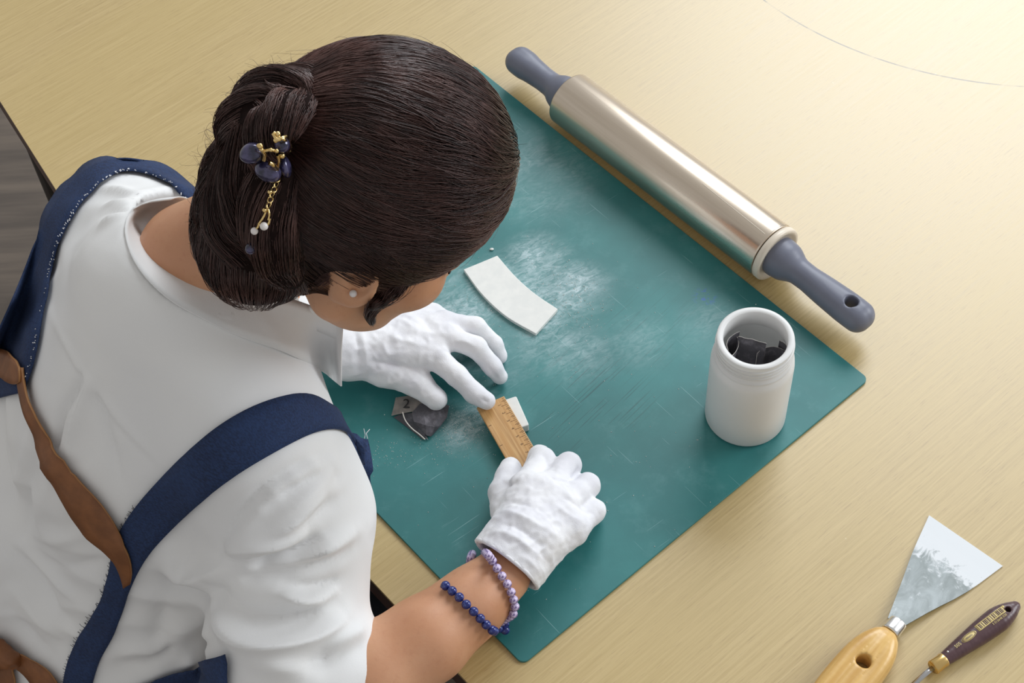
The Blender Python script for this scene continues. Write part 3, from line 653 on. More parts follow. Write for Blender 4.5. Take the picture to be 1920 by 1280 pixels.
# the head is finer: same field idea, joined into the same mesh
F2 = Field(HC - 0.19, HC + 0.17, 0.0024)
F2.ell(Hd(-0.012, 0, 0.012), HA, (0.094, 0.074, 0.105), 0.01); F2.ell(Hd(0.040, 0, -0.052), HA, (0.056, 0.058, 0.072), 0.02)
F2.cone(Hd(0.012, 0.050, -0.075), Hd(0.068, 0.014, -0.112), 0.018, 0.017, 0.025); F2.cone(Hd(0.012, -0.050, -0.075), Hd(0.068, -0.014, -0.112), 0.018, 0.017, 0.025)
F2.cone(Hd(0.074, 0, -0.006), Hd(0.097, 0, -0.042), 0.008, 0.0105, 0.012)
for s in (1, -1):
    F2.ell(Hd(0.093, 0.009 * s, -0.045), HA, (0.009, 0.009, 0.008), 0.006)
    F2.ell(Hd(0.072, 0.031 * s, 0.000), HA, (0.014, 0.016, 0.011), 0.006)           # closed eyelid
    F2.cone(Hd(0.080, 0.012 * s, 0.020), Hd(0.070, 0.046 * s, 0.018), 0.009, 0.007, 0.012)   # brow
    F2.ell(Hd(0.062, 0.040 * s, -0.035), HA, (0.022, 0.020, 0.022), 0.02)           # cheek
    e = Hd(-0.006, 0.074 * s, -0.014)                                               # ear: shell, lobe, hollow
    F2.ell(e + hr * 0.004 * s, (unit(hf * 0.95 + hu * 0.25), unit(hr + hf * -0.45 * s), unit(hu * 0.95 - hf * 0.25)), (0.0185, 0.0075, 0.031), 0.004)
    F2.ell(e - hu * 0.027 + hf * 0.004, HA, (0.010, 0.006, 0.010), 0.005)
    F2.ell(e + hr * 0.013 * s + hf * 0.003, HA, (0.009, 0.006, 0.017), 0.003, cut=True)
F2.ell(Hd(0.093, 0, -0.066), HA, (0.010, 0.020, 0.006), 0.006); F2.ell(Hd(0.090, 0, -0.079), HA, (0.010, 0.018, 0.007), 0.006)
F2.cone(Hd(-0.03, 0, -0.06), NB, 0.043, 0.046, 0.02)
V2, Q2 = F2.mesh(2)
# weld the two at the neck: keep the finer head above a plane, the body below it, then one voxel-free merge through the field
F.F[:] = np.minimum(F.F, 0.5)
m = F.block(HC - 0.19, HC + 0.17)
body_v, body_q = V, Q
def merge_head(V, Q, V2, Q2):
    c = HC + (NB - HC) * 0.55; nrm = unit(HC - NB); near = lambda W: np.linalg.norm(W - HC, axis=1) < 0.20
    k1 = ~((((V - c) @ nrm) > 0) & near(V)); q1 = Q[k1[Q].all(1)]; k2 = ((V2 - c) @ nrm) > -0.03; q2 = Q2[k2[Q2].all(1)]
    return np.vstack([V, V2]), np.vstack([q1, q2 + len(V)])
V, Q = merge_head(V, Q, V2, Q2)
used = np.unique(Q); rm = np.full(len(V), -1); rm[used] = np.arange(len(used)); V, Q = V[used], rm[Q]
skin = mesh('body', V, Q, M_SKIN, person); tree_skin = bvh(V, Q)

# shirt
F = Field(lo, hi, 0.0036)
torso(F, 0.012, 0.055)
F.chain([SR, P(545, 965, 0.115), P(541, 1120, 0.065), P(535, 1300, 0.025)], [0.056, 0.063, 0.060, 0.060], 0.035)
cuffR = P(634, 1280, 0.028); F.chain([P(545, 1300, 0.025), P(600, 1290, 0.026), cuffR], [0.060, 0.056, 0.047], 0.03)
F.chain([SL, P(183, 620, 0.08), P(95, 800, 0.0), P(10, 1000, -0.06)], [0.050, 0.056, 0.068, 0.09], 0.06); F.chain([SL, EL_L], [0.053, 0.048], 0.035); F.chain([EL_L, EL_L * 0.25 + WR_L * 0.75], [0.046, 0.034], 0.02)
# open the end of the right sleeve and the neck
fd = unit(WR_R - EL_R); pass
_v, _q = F.mesh(3); tree_solid = bvh(_v, _q)
F.cone(P(338, 462, 0.245), P(430, 430, 0.36), 0.051, 0.062, 0.008, cut=True)
V, Q = F.mesh(3); N = normals(V, Q); tree0 = bvh(V, Q)
# folds, seams and wrinkles pressed into the shirt
def PX(*pts, off=0.0, tr=None): return [hit(tr or tree0, x, y, off)[0] for x, y in pts]
fold = lambda amp, wid, *pts: crease(V, N, spline(PX(*pts), 18), amp * 1.35, wid * 0.85)
# broad soft wrinkles, stronger on sleeve and sides than on the upper back
upper = np.exp(-(np.linalg.norm(V - hit(tree0, 330, 660)[0], axis=1) / 0.13) ** 4)
armd = np.exp(-(np.linalg.norm(V - hit(tree0, 560, 1080)[0], axis=1) / 0.16) ** 2)
nz = vnoise(V @ np.array([[18, 4, 0], [0, 30, 6], [6, 0, 26.0]]).T, 3) + 0.6 * vnoise(V * 55, 5)
rg = 1 - 2 * np.abs(vnoise(V @ np.array([[10, 16, 0], [-14, 9, 8], [0, 6, 24.0]]).T, 9))
V = V + N * ((0.0016 * nz + 0.0028 * rg) * (1 - 0.9 * upper) * (1.0 - 0.45 * armd))[:, None]
fold(-0.008, 0.0055, (158, 692), (140, 735), (120, 775), (104, 830), (98, 860)); fold(0.007, 0.007, (176, 700), (160, 745), (140, 800), (128, 860)); fold(-0.005, 0.005, (172, 705), (192, 780), (212, 850), (226, 900))
fold(0.003, 0.008, (150, 695), (120, 800), (95, 900), (75, 980))
fold(0.0022, 0.0045, (92, 570), (118, 630), (150, 690), (190, 745), (240, 805), (300, 868)); fold(-0.0015, 0.004, (100, 590), (140, 690), (225, 805), (290, 872))
fold(-0.006, 0.008, (78, 800), (66, 860), (52, 930), (36, 1012)); fold(0.004, 0.009, (60, 800), (40, 880), (20, 950))
fold(-0.006, 0.010, (-5, 1005), (50, 1060), (85, 1110), (140, 1175)); fold(0.005, 0.010, (20, 1010), (90, 1070), (150, 1130)); fold(-0.005, 0.012, (0, 1130), (60, 1190), (110, 1240)); fold(0.006, 0.012, (10, 1090), (70, 1150), (120, 1200)); fold(0.004, 0.009, (60, 1000), (120, 1010), (190, 990)); fold(-0.004, 0.008, (90, 1050), (150, 1060), (200, 1040))
# armhole seam and sleeve folds
fold(-0.004, 0.005, (612, 848), (560, 870), (505, 905), (462, 950), (428, 1000), (412, 1050)); fold(0.004, 0.007, (620, 862), (570, 885), (515, 920), (472, 965), (440, 1010))
for a, wd, pts in ((0.009, .010, ((425, 1028), (470, 1012), (530, 1008), (580, 990))), (-0.007, .009, ((430, 1050), (490, 1040), (560, 1030), (610, 1000))), (0.008, .010, ((441, 1070), (500, 1010), (558, 961), (611, 919))), (-0.006, .008, ((470, 1075), (530, 1010), (590, 960), (640, 930))),
                   (0.011, .013, ((404, 1140), (440, 1185), (500, 1210), (584, 1195), (648, 1152))), (-0.010, .011, ((400, 1100), (450, 1150), (520, 1165), (590, 1150), (640, 1110))), (0.007, .008, ((520, 1112), (584, 1128), (640, 1108))), (-0.006, .007, ((520, 1092), (580, 1105), (640, 1085))),
                   (0.006, .008, ((450, 1064), (520, 1052), (600, 1030), (668, 995))), (-0.006, .008, ((445, 1082), (520, 1074), (600, 1054), (664, 1022))), (0.005, .008, ((500, 985), (560, 935), (625, 880))), (-0.004, .008, ((520, 930), (580, 905), (640, 890))), (0.006, .008, ((600, 1220), (640, 1200), (680, 1180))), (-0.006, .008, ((560, 1245), (620, 1225), (680, 1205))),
                   (0.006, .009, ((470, 1230), (520, 1250), (580, 1260))), (0.010, .014, ((318, 1030), (340, 1078), (398, 1080), (441, 1040))), (-0.009, .012, ((300, 1060), (330, 1110), (395, 1110), (430, 1075))), (-0.006, .012, ((308, 1131), (300, 1170), (290, 1210))), (0.006, .010, ((212, 1227), (260, 1215), (319, 1206), (404, 1186))), (-0.006, .007, ((230, 1242), (300, 1228), (400, 1205))), (0.005, .008, ((276, 1260), (350, 1240), (430, 1210))),
                   (0.004, .006, ((195, 390), (218, 386), (244, 388))), (0.004, .006, ((191, 424), (215, 412), (242, 404))), (-0.003, .005, ((195, 406), (220, 400), (244, 396))), (0.004, .006, ((185, 355), (225, 360), (262, 372)))):
    fold(a * (1.7 if pts[0][0] > 400 else 1.2), wd, *pts)
for (x0, y0, x1, y1) in ((500, 905, 520, 935), (540, 880, 560, 905), (575, 858, 598, 880), (470, 940, 498, 968), (610, 850, 630, 870)): fold(0.0022, 0.0035, (x0, y0), ((x0 + x1) / 2, (y0 + y1) / 2), (x1, y1))
V = relax(V, Q, 1)
shirt = mesh('shirt', V, Q, M_SHIRT, person); tree = TREE = bvh(V, Q)

def grid_mesh(name, rows, mat, parent, thick, offset=1.0, edge=None, smooth=True):
    nu = len(rows[0]); Vv = [p for r in rows for p in r]; Ff = [(j * nu + i, j * nu + i + 1, (j + 1) * nu + i + 1, (j + 1) * nu + i) for j in range(len(rows) - 1) for i in range(nu - 1)]
    o = mesh(name, Vv, Ff, mat, parent, smooth); m = o.modifiers.new('thickness', 'SOLIDIFY'); m.thickness = thick; m.offset = offset
    if edge: o.data.materials.append(edge); m.material_offset_rim = 1
    return o
def drape(px, py, off, tree=None):
    """point on or just beside the shirt along a sight line"""
    tree = tree or TREE
    o = Vector(CAM); d = Vector(ray(px, py)).normalized(); p, n, i, t = tree.ray_cast(o, d)
    if p is None:
        t = 1.45; p = o + d * t
        for _ in range(15): q, n, i, dist = tree.find_nearest(p); t = (q - o).dot(d); p = o + d * t
        if dist > 0.035: p = q
        return np.array(p) - np.array(d) * off
    return np.array(p) - np.array(d) * off
def smooth_rows(R, it):
    R = np.asarray(R)
    for _ in range(it):
        S_ = R.copy(); S_[1:-1] = 0.25 * R[:-2] + 0.5 * R[1:-1] + 0.25 * R[2:]; R = S_
    return R
def ribbon(name, left, right, mat, parent, off, thick, n=60, m=5, arch=0.0, soft=4, edge=None):
    Lp = spline([(x, y, 0) for x, y in left], n); Rp = spline([(x, y, 0) for x, y in right], n); rows = []
    for i in range(n):
        r = []
        for j in range(m):
            u = j / (m - 1); x, y = (Lp[i] * (1 - u) + Rp[i] * u)[:2]; r.append(drape(x, y, off + arch * math.sin(math.pi * u)))
        rows.append(r)
    R = smooth_rows(rows, soft)
    for _ in range(2):                       # keep the whole band clear of the cloth beneath it
        for i in range(n):
            for j in range(m):
                q, nn, k, d = tree.find_nearest(Vector(R[i][j]))
                if q is not None and (Vector(R[i][j]) - q).dot(nn) < 0.7 * off: R[i][j] = np.array(q + nn * 0.7 * off)
        if _ == 0: R = smooth_rows(R, 1)
    return grid_mesh(name, R, mat, parent, thick, 0.0, edge), R

# collar: fall from the fold line down to the shirt, and the stand inside it
outer = [(640, 724), (618, 706), (592, 688), (558, 671), (520, 655), (475, 640), (430, 622), (380, 597), (330, 570), (290, 538), (258, 500), (240, 462), (234, 425), (244, 396), (275, 380), (320, 374)]
inner = [(644, 600, .232), (622, 590, .242), (600, 580, .25), (560, 565, .263), (510, 552, .276), (460, 540, .284), (420, 532, .288), (380, 524, .290), (345, 512, .290), (310, 490, .289), (278, 462, .286), (260, 435, .282), (255, 412, .279), (268, 397, .275), (310, 388, .268), (372, 383, .26)]
n = 48; O = spline([drape(x, y, 0.0025, tree_solid) for x, y in outer], n); I = spline([P(q[0], q[1], q[2] + 0.008) for q in inner], n); rows = []
O[0] = P(640, 724, 0.195)
for k in range(7):
    u = k / 6; r = O * (1 - u) + I * u + np.array([0, 0, 1]) * 0.006 * math.sin(math.pi * u); rows.append(r)
cen_n = np.mean(I[8:], axis=0)
for k in range(1, 5):
    u = k / 4; r = I + (cen_n - I) * 0.04 * u + np.array([0, 0, -0.034]) * u + np.array([0, 0, 0.003]) * math.sin(math.pi * u); rows.append(r)
grid_mesh('collar', rows, M_SHIRT, shirt, 0.0011, 0.0)

# denim shoulder straps of the apron, each with its stitching or frayed edge
so = [(390, 392), (362, 358), (338, 335), (302, 313), (262, 300), (222, 297), (174, 307), (130, 339), (97, 383), (70, 444), (47, 506), (22, 566), (-8, 634), (-30, 700), (-60, 760)]
si = [(372, 398), (342, 366), (318, 350), (287, 333), (254, 324), (228, 323), (201, 337), (170, 364), (145, 394), (123, 432), (106, 485), (96, 540), (84, 595), (72, 660), (50, 735)]
strapL, RL = ribbon('shoulder_strap', so, si, M_DENIM, person, 0.0060, 0.002, 70, 5, 0.0, 2)
th_ = []
for k in range(3, 66):
    for q in range(3):
        p = RL[k][4] * 0.8 + RL[k][3] * 0.2; p2 = RL[min(k + 1, 69)][4] * 0.8 + RL[min(k + 1, 69)][3] * 0.2
        if rng.random() < 0.62:
            c = p + (p2 - p) * rng.random() + rng.normal(0, 0.0006, 3) + (CAM - p) * 0.0028; d = unit((RL[k][4] - RL[k][3]) * rng.choice([-1, 1]) + (p2 - p) * rng.normal(0, 1)) * rng.uniform(0.0008, 0.0016)
            th_.append([c - d, c + [0, 0, 0.0004], c + d])
v, F_ = tubes(np.array(th_), np.full((len(th_), 3), 0.00038), 4); tag(mesh('stitching', v, F_, M_THREAD, strapL), kind='stuff')
ro = [(128, 1520), (118, 1440), (112, 1360), (114, 1310), (122, 1270), (128, 1235), (150, 1190), (188, 1130), (205, 1070), (215, 1018), (234, 978), (270, 930), (330, 868), (400, 805), (470, 763), (530, 742), (568, 737), (598, 745), (624, 772), (655, 806), (684, 842)]
ri = [(190, 1520), (176, 1440), (166, 1360), (167, 1310), (176, 1270), (186, 1238), (214, 1190), (238, 1122), (250, 1090), (268, 1056), (302, 1013), (370, 948), (440, 893), (520, 845), (578, 815), (610, 804), (630, 803), (648, 812), (662, 830), (674, 850), (682, 872)]
strapR, RR_ = ribbon('shoulder_strap', ro, ri, M_DENIM, person, 0.0042, 0.002, 96, 5)
fr = []
for k in list(range(20, 50, 1)):
    for q in range(4):
        c = RR_[k][0] + (RR_[k + 1][0] - RR_[k][0]) * rng.random(); d = unit(RR_[k][0] - RR_[k][1]) * rng.uniform(0.0008, 0.0032) * (3 if rng.random() < 0.04 else 1) + rng.normal(0, 0.0008, 3)
        fr.append([c, c + d * 0.5 + rng.normal(0, 0.0004, 3), c + d])
v, F_ = tubes(np.array(fr), np.full((len(fr), 3), 0.00022), 3); tag(mesh('frayed_edge', v, F_, M_NAVYTHREAD, strapR), kind='stuff')

# leather: a loop round one strap, and the long band hanging across the back
loop, _ = ribbon('leather_loop', [(-12, 652), (6, 655), (26, 662), (42, 674), (50, 690)], [(-14, 700), (4, 706), (20, 714), (36, 722), (50, 716)], M_LEATHER, person, 0.0125, 0.0022, 16, 5, 0.001, 2, M_LEDGE)
band, RB = ribbon('leather_band', [(40, 690), (42, 717), (53, 775), (80, 866), (106, 919), (154, 993), (181, 1020), (212, 1041), (226, 1070), (233, 1102)], [(52, 690), (54, 712), (64, 765), (98, 828), (127, 876), (160, 913), (202, 961), (234, 1020), (250, 1060), (246, 1092)], M_LEATHER, person, 0.0095, 0.0022, 50, 5, 0.003, 4, M_LEDGE)
# knot and tails at the waist
kx, _n = hit(tree, 22, 1222, 0.010)
F = Field(kx - 0.05, kx + 0.05, 0.0016); F.chain([hit(tree, -20, 1190, .012)[0], hit(tree, 15, 1205, .016)[0], hit(tree, 40, 1226, .012)[0]], [0.011, 0.012, 0.009], 0.006); F.cone(hit(tree, 5, 1232, .012)[0], hit(tree, 42, 1218, .016)[0], 0.010, 0.007, 0.006)
vv, qq = F.mesh(2); NN = normals(vv, qq); vv = vv + NN * (0.0012 * vnoise(vv * 160, 4))[:, None]; knot = mesh('leather_knot', vv, qq, M_LEATHER, person)
ribbon('leather_tail', [(18, 1240), (40, 1256), (62, 1284), (84, 1340), (96, 1400)], [(40, 1224), (66, 1240), (96, 1262), (128, 1320), (138, 1396)], M_LEATHER, person, 0.010, 0.0022, 20, 5, 0.004, 2, M_LEDGE)
ribbon('leather_tail', [(-10, 1240), (-4, 1270), (-14, 1330), (-30, 1400)], [(22, 1236), (30, 1270), (28, 1330), (14, 1396)], M_LEATHER, person, 0.009, 0.0022, 14, 5, 0.004, 2, M_LEDGE)
# apron: side panel at the waist, bib in front of the shoulder, skirt over the lap
ribbon('apron_side', [(236, 1300), (285, 1277), (330, 1261), (390, 1239), (426, 1222)], [(200, 1500), (270, 1500), (340, 1490), (400, 1480), (424, 1470)], M_DENIM, person, 0.009, 0.002, 24, 12, 0.0, 2)
bibr = [[P(x, y, h) for x, y, h in r] for r in (((640, 800, .11), (668, 815, .105), (690, 826, .10)), ((640, 840, .105), (670, 850, .10), (696, 858, .095)), ((640, 880, .10), (668, 882, .095), (700, 884, .088)), ((640, 892, .085), (672, 892, .085), (694, 896, .082)), ((650, 930, .08), (676, 925, .075), (696, 922, .07)), ((650, 990, .05), (676, 990, .045), (690, 990, .04)))]
bib_rows = []
for r in bibr: bib_rows.append(spline(r, 8))
bib_rows = [np.array(q) for q in np.swapaxes(np.array([spline([r[i] for r in bib_rows], 16) for i in range(8)]), 0, 1)]
bib = grid_mesh('apron_bib', [b + np.array([0, 0, 1]) * 0.002 * np.sin(np.arange(8) * 2.1 + i)[:, None] for i, b in enumerate(bib_rows)], M_DENIM, person, 0.0018, 0.0)
c = bib_rows[0][6]; v, F_ = tubes(np.array([[c, c + [0.001, 0.003, 0.002], c + [0.0, 0.007, 0.006]], [c + [0.003, 0, 0], c + [0.002, 0.004, 0.003], c + [0.005, 0.008, 0.003]]]), np.full((2, 3), 0.0003), 4); mesh('frayed_thread', v, F_, M_THREAD, bib)
F = Field(lo - [0, 0, 0.22], hi + [0.14, 0.05, -0.5], 0.007)
for s in (1, -1):
    hip = PEL + RT * 0.09 * s - SP * 0.05; knee = hip + FW * 0.40 + RT * 0.05 * s; knee[2] = -0.235
    F.cone(hip, knee, 0.094, 0.074, 0.05); F.cone(knee, knee + FW * 0.01 - [0, 0, 0.28], 0.074, 0.058, 0.04)
F.ell(PEL - SP * 0.06, BA, (0.178, 0.126, 0.12), 0.04)
vv, qq = F.mesh(3); mesh('apron_skirt', vv, qq, M_LAP, person)

# rolled cuff of the right sleeve
cc_ = cuffR; v, f = lathe(cc_ + fd * 0.010, cc_ + fd * 0.035, [(0, 0.0465), (0.004, 0.0478), (0.018, 0.0476), (0.022, 0.0466), (0.023, 0.0450), (0.021, 0.0436), (0.004, 0.0430)], 44, cap=False)
v = np.array(v); v += np.array([0, 0, 1.0]) * (0.0012 * vnoise(v * 60, 2))[:, None]; mesh('rolled_cuff', v, f, M_SHIRT, shirt)

# ------------------------------------------------------------------ gloves
def glove(spec, extra, cuts=()):
    pts = np.array([p for ch in spec for p in ch[0]]); F = Field(pts.min(0) - 0.06, pts.max(0) + 0.05, 0.0013)
    for ch, rs, k in spec: F.chain(ch, rs, k)
    for e in extra: F.cone(*e)
    return F
H3 = lambda *a: [P(x, y, h) for x, y, h in a]
# left hand, flat and pressing the ruler with its index finger
wl = P(655, 655, .046)
im, mm, rm_, pm_ = H3((815, 668, .044), (838, 632, .048), (835, 606, .045), (810, 590, .038))
spec = [([wl, im], [.0255, .0125], .012), ([wl, mm], [.0255, .0125], .012), ([wl, rm_], [.0255, .0120], .012), ([wl + [0.0, .012, 0], pm_], [.022, .0115], .012),
        ([im, *H3((856, 703, .036), (890, 738, .0255), (912, 751, .0258))], [.0120, .0103, .0095, .0088], .004),
        ([mm, *H3((892, 650, .043), (924, 688, .025), (937, 706, .0125))], [.0118, .0102, .0090, .0078], .004),
        ([rm_, *H3((892, 612, .041), (926, 645, .022), (938, 668, .0105))], [.0112, .0094, .0084, .0074], .004),
        ([pm_, *H3((856, 608, .030), (886, 628, .018), (906, 652, .0100))], [.0108, .0088, .0078, .0070], .004),
        ([P(690, 672, .040), *H3((722, 692, .034), (780, 716, .0275), (818, 748, .0215))], [.019, .0165, .0125, .0108], .008),
        ([wl, P(622, 640, .050)], [.0255, .0265], .01)]
F = glove(spec, [])
V, Q = F.mesh(2); N = normals(V, Q); tg = bvh(V, Q)
pal = np.exp(-(np.linalg.norm(V - P(740, 650, .05), axis=1) / 0.055) ** 4)
V = V + N * ((0.0006 * (1 - 2 * np.abs(vnoise(V * 95, 21))) + 0.0004 * vnoise(V * 230, 22)) * (0.4 + pal))[:, None]
gf = lambda a, wd, *pts: crease(V, N, spline([hit(tg, x, y)[0] for x, y in pts], 12), a, wd)
for a, wd, pts in ((0.003, .005, ((752, 590), (775, 600), (790, 606))), (0.003, .005, ((745, 600), (768, 612), (785, 622))), (-0.0035, .005, ((784, 592), (800, 606), (808, 622))), (-0.002, .004, ((690, 640), (700, 660), (705, 685))), (0.002, .004, ((676, 625), (684, 655), (688, 690))), (-0.002, .003, ((665, 620), (672, 650), (676, 690))), (-0.0035, .003, ((700, 678), (740, 685), (775, 692), (795, 704))), (-0.0018, .0022, ((915, 688), (926, 702), (934, 714))), (-0.0018, .0035, ((903, 746), (910, 752), (918, 752))), (0.0022, .004, ((850, 640), (870, 640), (892, 650))), (0.002, .004, ((720, 625), (760, 640), (800, 650)))): gf(a, wd, *pts)
glL = mesh('glove', V, Q, M_GLOVE, person); glL['label'] = 'white cotton glove, flat on the mat with its forefinger on the ruler'
v, f = lathe(P(628, 640, .050), wl, [(0, .0295, .0265), (.001, .0300, .0270), (.004, .0300, .0270), (.02, .0285, .0262), (.03, .027, .0255)], 40, cap=False); v = np.array(v); v += np.array([0, 0, 1.0]) * (0.0012 * vnoise(v * 90, 8))[:, None]
cf = mesh('glove_cuff', v, f, M_GLOVE, glL); m_ = cf.modifiers.new('thickness', 'SOLIDIFY'); m_.thickness = 0.0012
# right hand, fist closed round the ruler, thumb along its near side
wr = P(972, 1026, .043)
im, mm, rm_, pm_ = H3((985, 918, .050), (1022, 925, .053), (1052, 950, .050), (1070, 992, .042))
ip, mp, rp_, pp_ = H3((1018, 862, .036), (1066, 872, .038), (1101, 910, .036), (1112, 958, .032))
spec = [([wr, im], [.0275, .0165], .014), ([wr, mm], [.0275, .0165], .014), ([wr, rm_], [.0275, .0165], .014), ([wr + [0.004, 0, -.004], pm_], [.0265, .0165], .014),
        ([im, ip, *H3((1012, 855, .024), (1000, 876, .0215))], [.0145, .0112, .0100, .0090], .004), ([mm, mp, *H3((1066, 868, .018), (1050, 895, .012))], [.0145, .0116, .0100, .0085], .004),
        ([rm_, rp_, *H3((1104, 908, .018), (1085, 930, .012))], [.0145, .0114, .0098, .0085], .004), ([pm_, pp_, *H3((1116, 956, .016), (1098, 975, .012))], [.0140, .0108, .0092, .0080], .004),
        ([P(958, 960, .036), *H3((948, 925, .032), (953, 895, .0285), (957, 876, .0265))], [.019, .0150, .0115, .0098], .006)]
ax_ = unit(P(985, 1010, .046) - P(948, 1058, .040)); c0_ = P(950, 1059, .043)
F = glove(spec, [(c0_, c0_ + ax_ * .030, .0352, .0295, .010)])
F.half(c0_, ax_)
F.cone(c0_ - ax_ * .030, c0_ - ax_ * .008, .0312, .0308, .0012, cut=True)
V, Q = F.mesh(2); N = normals(V, Q); tg = bvh(V, Q)
pal = np.exp(-(np.linalg.norm(V - P(985, 990, .055), axis=1) / 0.06) ** 4)
V = V + N * ((0.0005 * (1 - 2 * np.abs(vnoise(V @ np.array([[60, 50, 0], [-90, 110, 0], [0, 0, 60.0]]).T, 31))) + 0.0004 * vnoise(V * 240, 32)) * (0.4 + pal))[:, None]
for a, wd, pts in ((0.0028, .004, ((915, 1000), (950, 1000), (990, 1025), (1020, 1050))), (-0.0025, .004, ((920, 985), (960, 985), (1000, 1010), (1035, 1030))), (0.0026, .004, ((925, 968), (960, 962), (1010, 985), (1055, 1015))), (-0.002, .004, ((940, 945), (985, 945), (1035, 975))), (0.002, .004, ((1030, 940), (1065, 965), (1100, 985))), (-0.0025, .004, ((1045, 925), (1080, 945), (1118, 965))), (0.0022, .004, ((1035, 895), (1070, 905), (1100, 920))), (-0.0022, .004, ((1025, 890), (1045, 900), (1062, 905))), (0.002, .004, ((975, 1040), (1000, 1060), (1015, 1085))), (-0.002, .004, ((990, 1020), (1020, 1045), (1035, 1060))), (-0.003, .003, ((942, 902), (956, 908), (972, 900))), (-0.0025, .0035, ((1018, 850), (1030, 872), (1042, 885))), (-0.0025, .0035, ((1086, 872), (1080, 888), (1072, 900)))): gf(a, wd, *pts)
glR = mesh('glove', V, Q, M_GLOVE, person); glR['label'] = 'white cotton glove closed in a fist around the ruler'
an_ = np.linspace(0, 2 * math.pi, 49); _t_, s1_, s2_ = frame(ax_); rim_ = c0_ + np.outer(np.cos(an_), s1_) * .0334 + np.outer(np.sin(an_), s2_) * .0334 + ax_ * .001
v, f = tubes(rim_[None], np.full((1, 49), .0019), 8); v = v + np.array([0, 0, 1.0]) * (0.0010 * vnoise(v * 80, 12))[:, None]
cf = mesh('glove_cuff', v, f, M_GLOVE, glR)
# ------------------------------------------------------------------ hair
t = NT('dark_brown_hair')
inf = t.n('ShaderNodeNewGeometry').outputs['Random Per Island']
hc_ = t.mix(inf, srgb(32, 19, 18), srgb(74, 47, 42)); hc_ = t.mix(t.range(t.noise(16, 3), 0.45, 0.75), hc_, srgb(104, 74, 68))
t.p(Base_Color=hc_, Roughness=0.34); t.b.inputs['Specular IOR Level'].default_value = 0.5; M_HAIR = t.m
ELL = [(Hd(-0.012, 0, 0.022), np.array([.098, .088, .112])), (Hd(0.016, 0.002, 0.050), np.array([.072, .076, .074])), (Hd(-0.068, 0.012, -0.015), np.array([.056, .058, .066])), (Hd(-0.065, 0.0, -0.055), np.array([.046, .056, .050])), (P(482, 455, .345), np.array([.046, .054, .046]))]
RX = np.array(HA)
def shell(p):
    r = None
    for c, a in ELL:
        q = (p - c) @ RX.T; k0 = np.linalg.norm(q / a, axis=1); k1 = np.linalg.norm(q / a ** 2, axis=1) + 1e-9; d = k0 * (k0 - 1) / k1
        if r is None: r = d
        else: h = np.clip(0.5 + 0.5 * (r - d) / 0.02, 0, 1); r = r * (1 - h) + d * h - 0.02 * h * (1 - h)
    return r
def sgrad(p, e=0.0008):
    g = np.stack([shell(p + np.eye(3)[k] * e) - shell(p - np.eye(3)[k] * e) for k in range(3)], 1); return g / (np.linalg.norm(g, axis=1, keepdims=True) + 1e-9)
# where the hair stops: face, ear and jaw, side of the neck
FACE = [(Hd(0.092, 0.0, -0.048), (.070, .092, .066)), (Hd(0.012, 0.094, -0.046), (.046, .040, .052)), (Hd(0.022, -0.092, -0.055), (.040, .045, .046)), (Hd(0.03, 0.03, -0.12), (.09, .09, .06))]
def inface(p):
    r = np.full(len(p), 9.0)
    for c, a in FACE: r = np.minimum(r, np.linalg.norm((p - c) @ RX.T / np.array(a), axis=1))
    return r
F = Field(HC - 0.2, HC + 0.19, 0.003)
for c, a in ELL: F.ell(c, HA, tuple(a - 0.002), 0.02)
for c, a in FACE: F.ell(c, HA, a, 0.006, cut=True)
V, Q = F.mesh(2); hair = mesh('hair', V, Q, M_HAIRBASE, person)
BUN = Hd(-0.118, 0.006, 0.032)
N0 = 15000
d0 = rng.normal(size=(N0 * 2, 3)); d0 /= np.linalg.norm(d0, axis=1, keepdims=True)
p0 = Hd(-0.01, 0, 0.01) + d0 * 0.13
for _ in range(6): p0 = p0 - sgrad(p0) * shell(p0)[:, None]
ok = (inface(p0) > 1.0) & (np.linalg.norm(p0 - BUN, axis=1) > 0.03); p0 = p0[ok][:N0]; N0 = len(p0)
K = 15; step = rng.uniform(0.0035, 0.0075, (N0, 1)); path = np.zeros((N0, K, 3)); p = p0.copy(); off = rng.uniform(-0.0003, 0.0022, N0) + 0.0022 * np.maximum(0, vnoise(p0 * 60, 61))
jit = np.stack([vnoise(p0 * 28, 40 + k) for k in range(3)], 1) * 0.28 + rng.normal(0, 0.07, (N0, 3))
for k in range(K):
    u = k / (K - 1); g = sgrad(p); path[:, k] = p + g * (off * math.sin(math.pi * min(1, 0.12 + u * 0.88)) ** 0.5)[:, None] + 0.0007 * np.stack([vnoise(p * 75 + 9, 50 + q) for q in range(3)], 1)
    tv = BUN - p; dist = np.linalg.norm(tv, axis=1, keepdims=True); tv = tv / (dist + 1e-9) + jit * np.clip(dist / 0.08, 0, 1)
    # hair of the parting sweeps over the forehead before it turns back
    frontness = np.clip(((p - HC) @ hf - 0.02) / 0.08, 0, 1)[:, None]; tv = tv + frontness * (0.55 * hr * np.sign((p - HC) @ hr + 0.03)[:, None])
    tv = tv - g * np.sum(tv * g, 1, keepdims=True); tv /= np.linalg.norm(tv, axis=1, keepdims=True) + 1e-9
    p = p + tv * step * np.clip(dist / 0.03, 0.05, 1); p = p - sgrad(p) * shell(p)[:, None]
rad = np.interp(np.linspace(0, 1, K), [0, 0.1, 0.75, 1], [0.35, 1, 1, 0.25])[None] * rng.uniform(0.00018, 0.00034, (N0, 1))
v, F_ = tubes(path, rad, 3); tag(mesh('hair_strands', v, F_, M_HAIR, hair), kind='stuff')
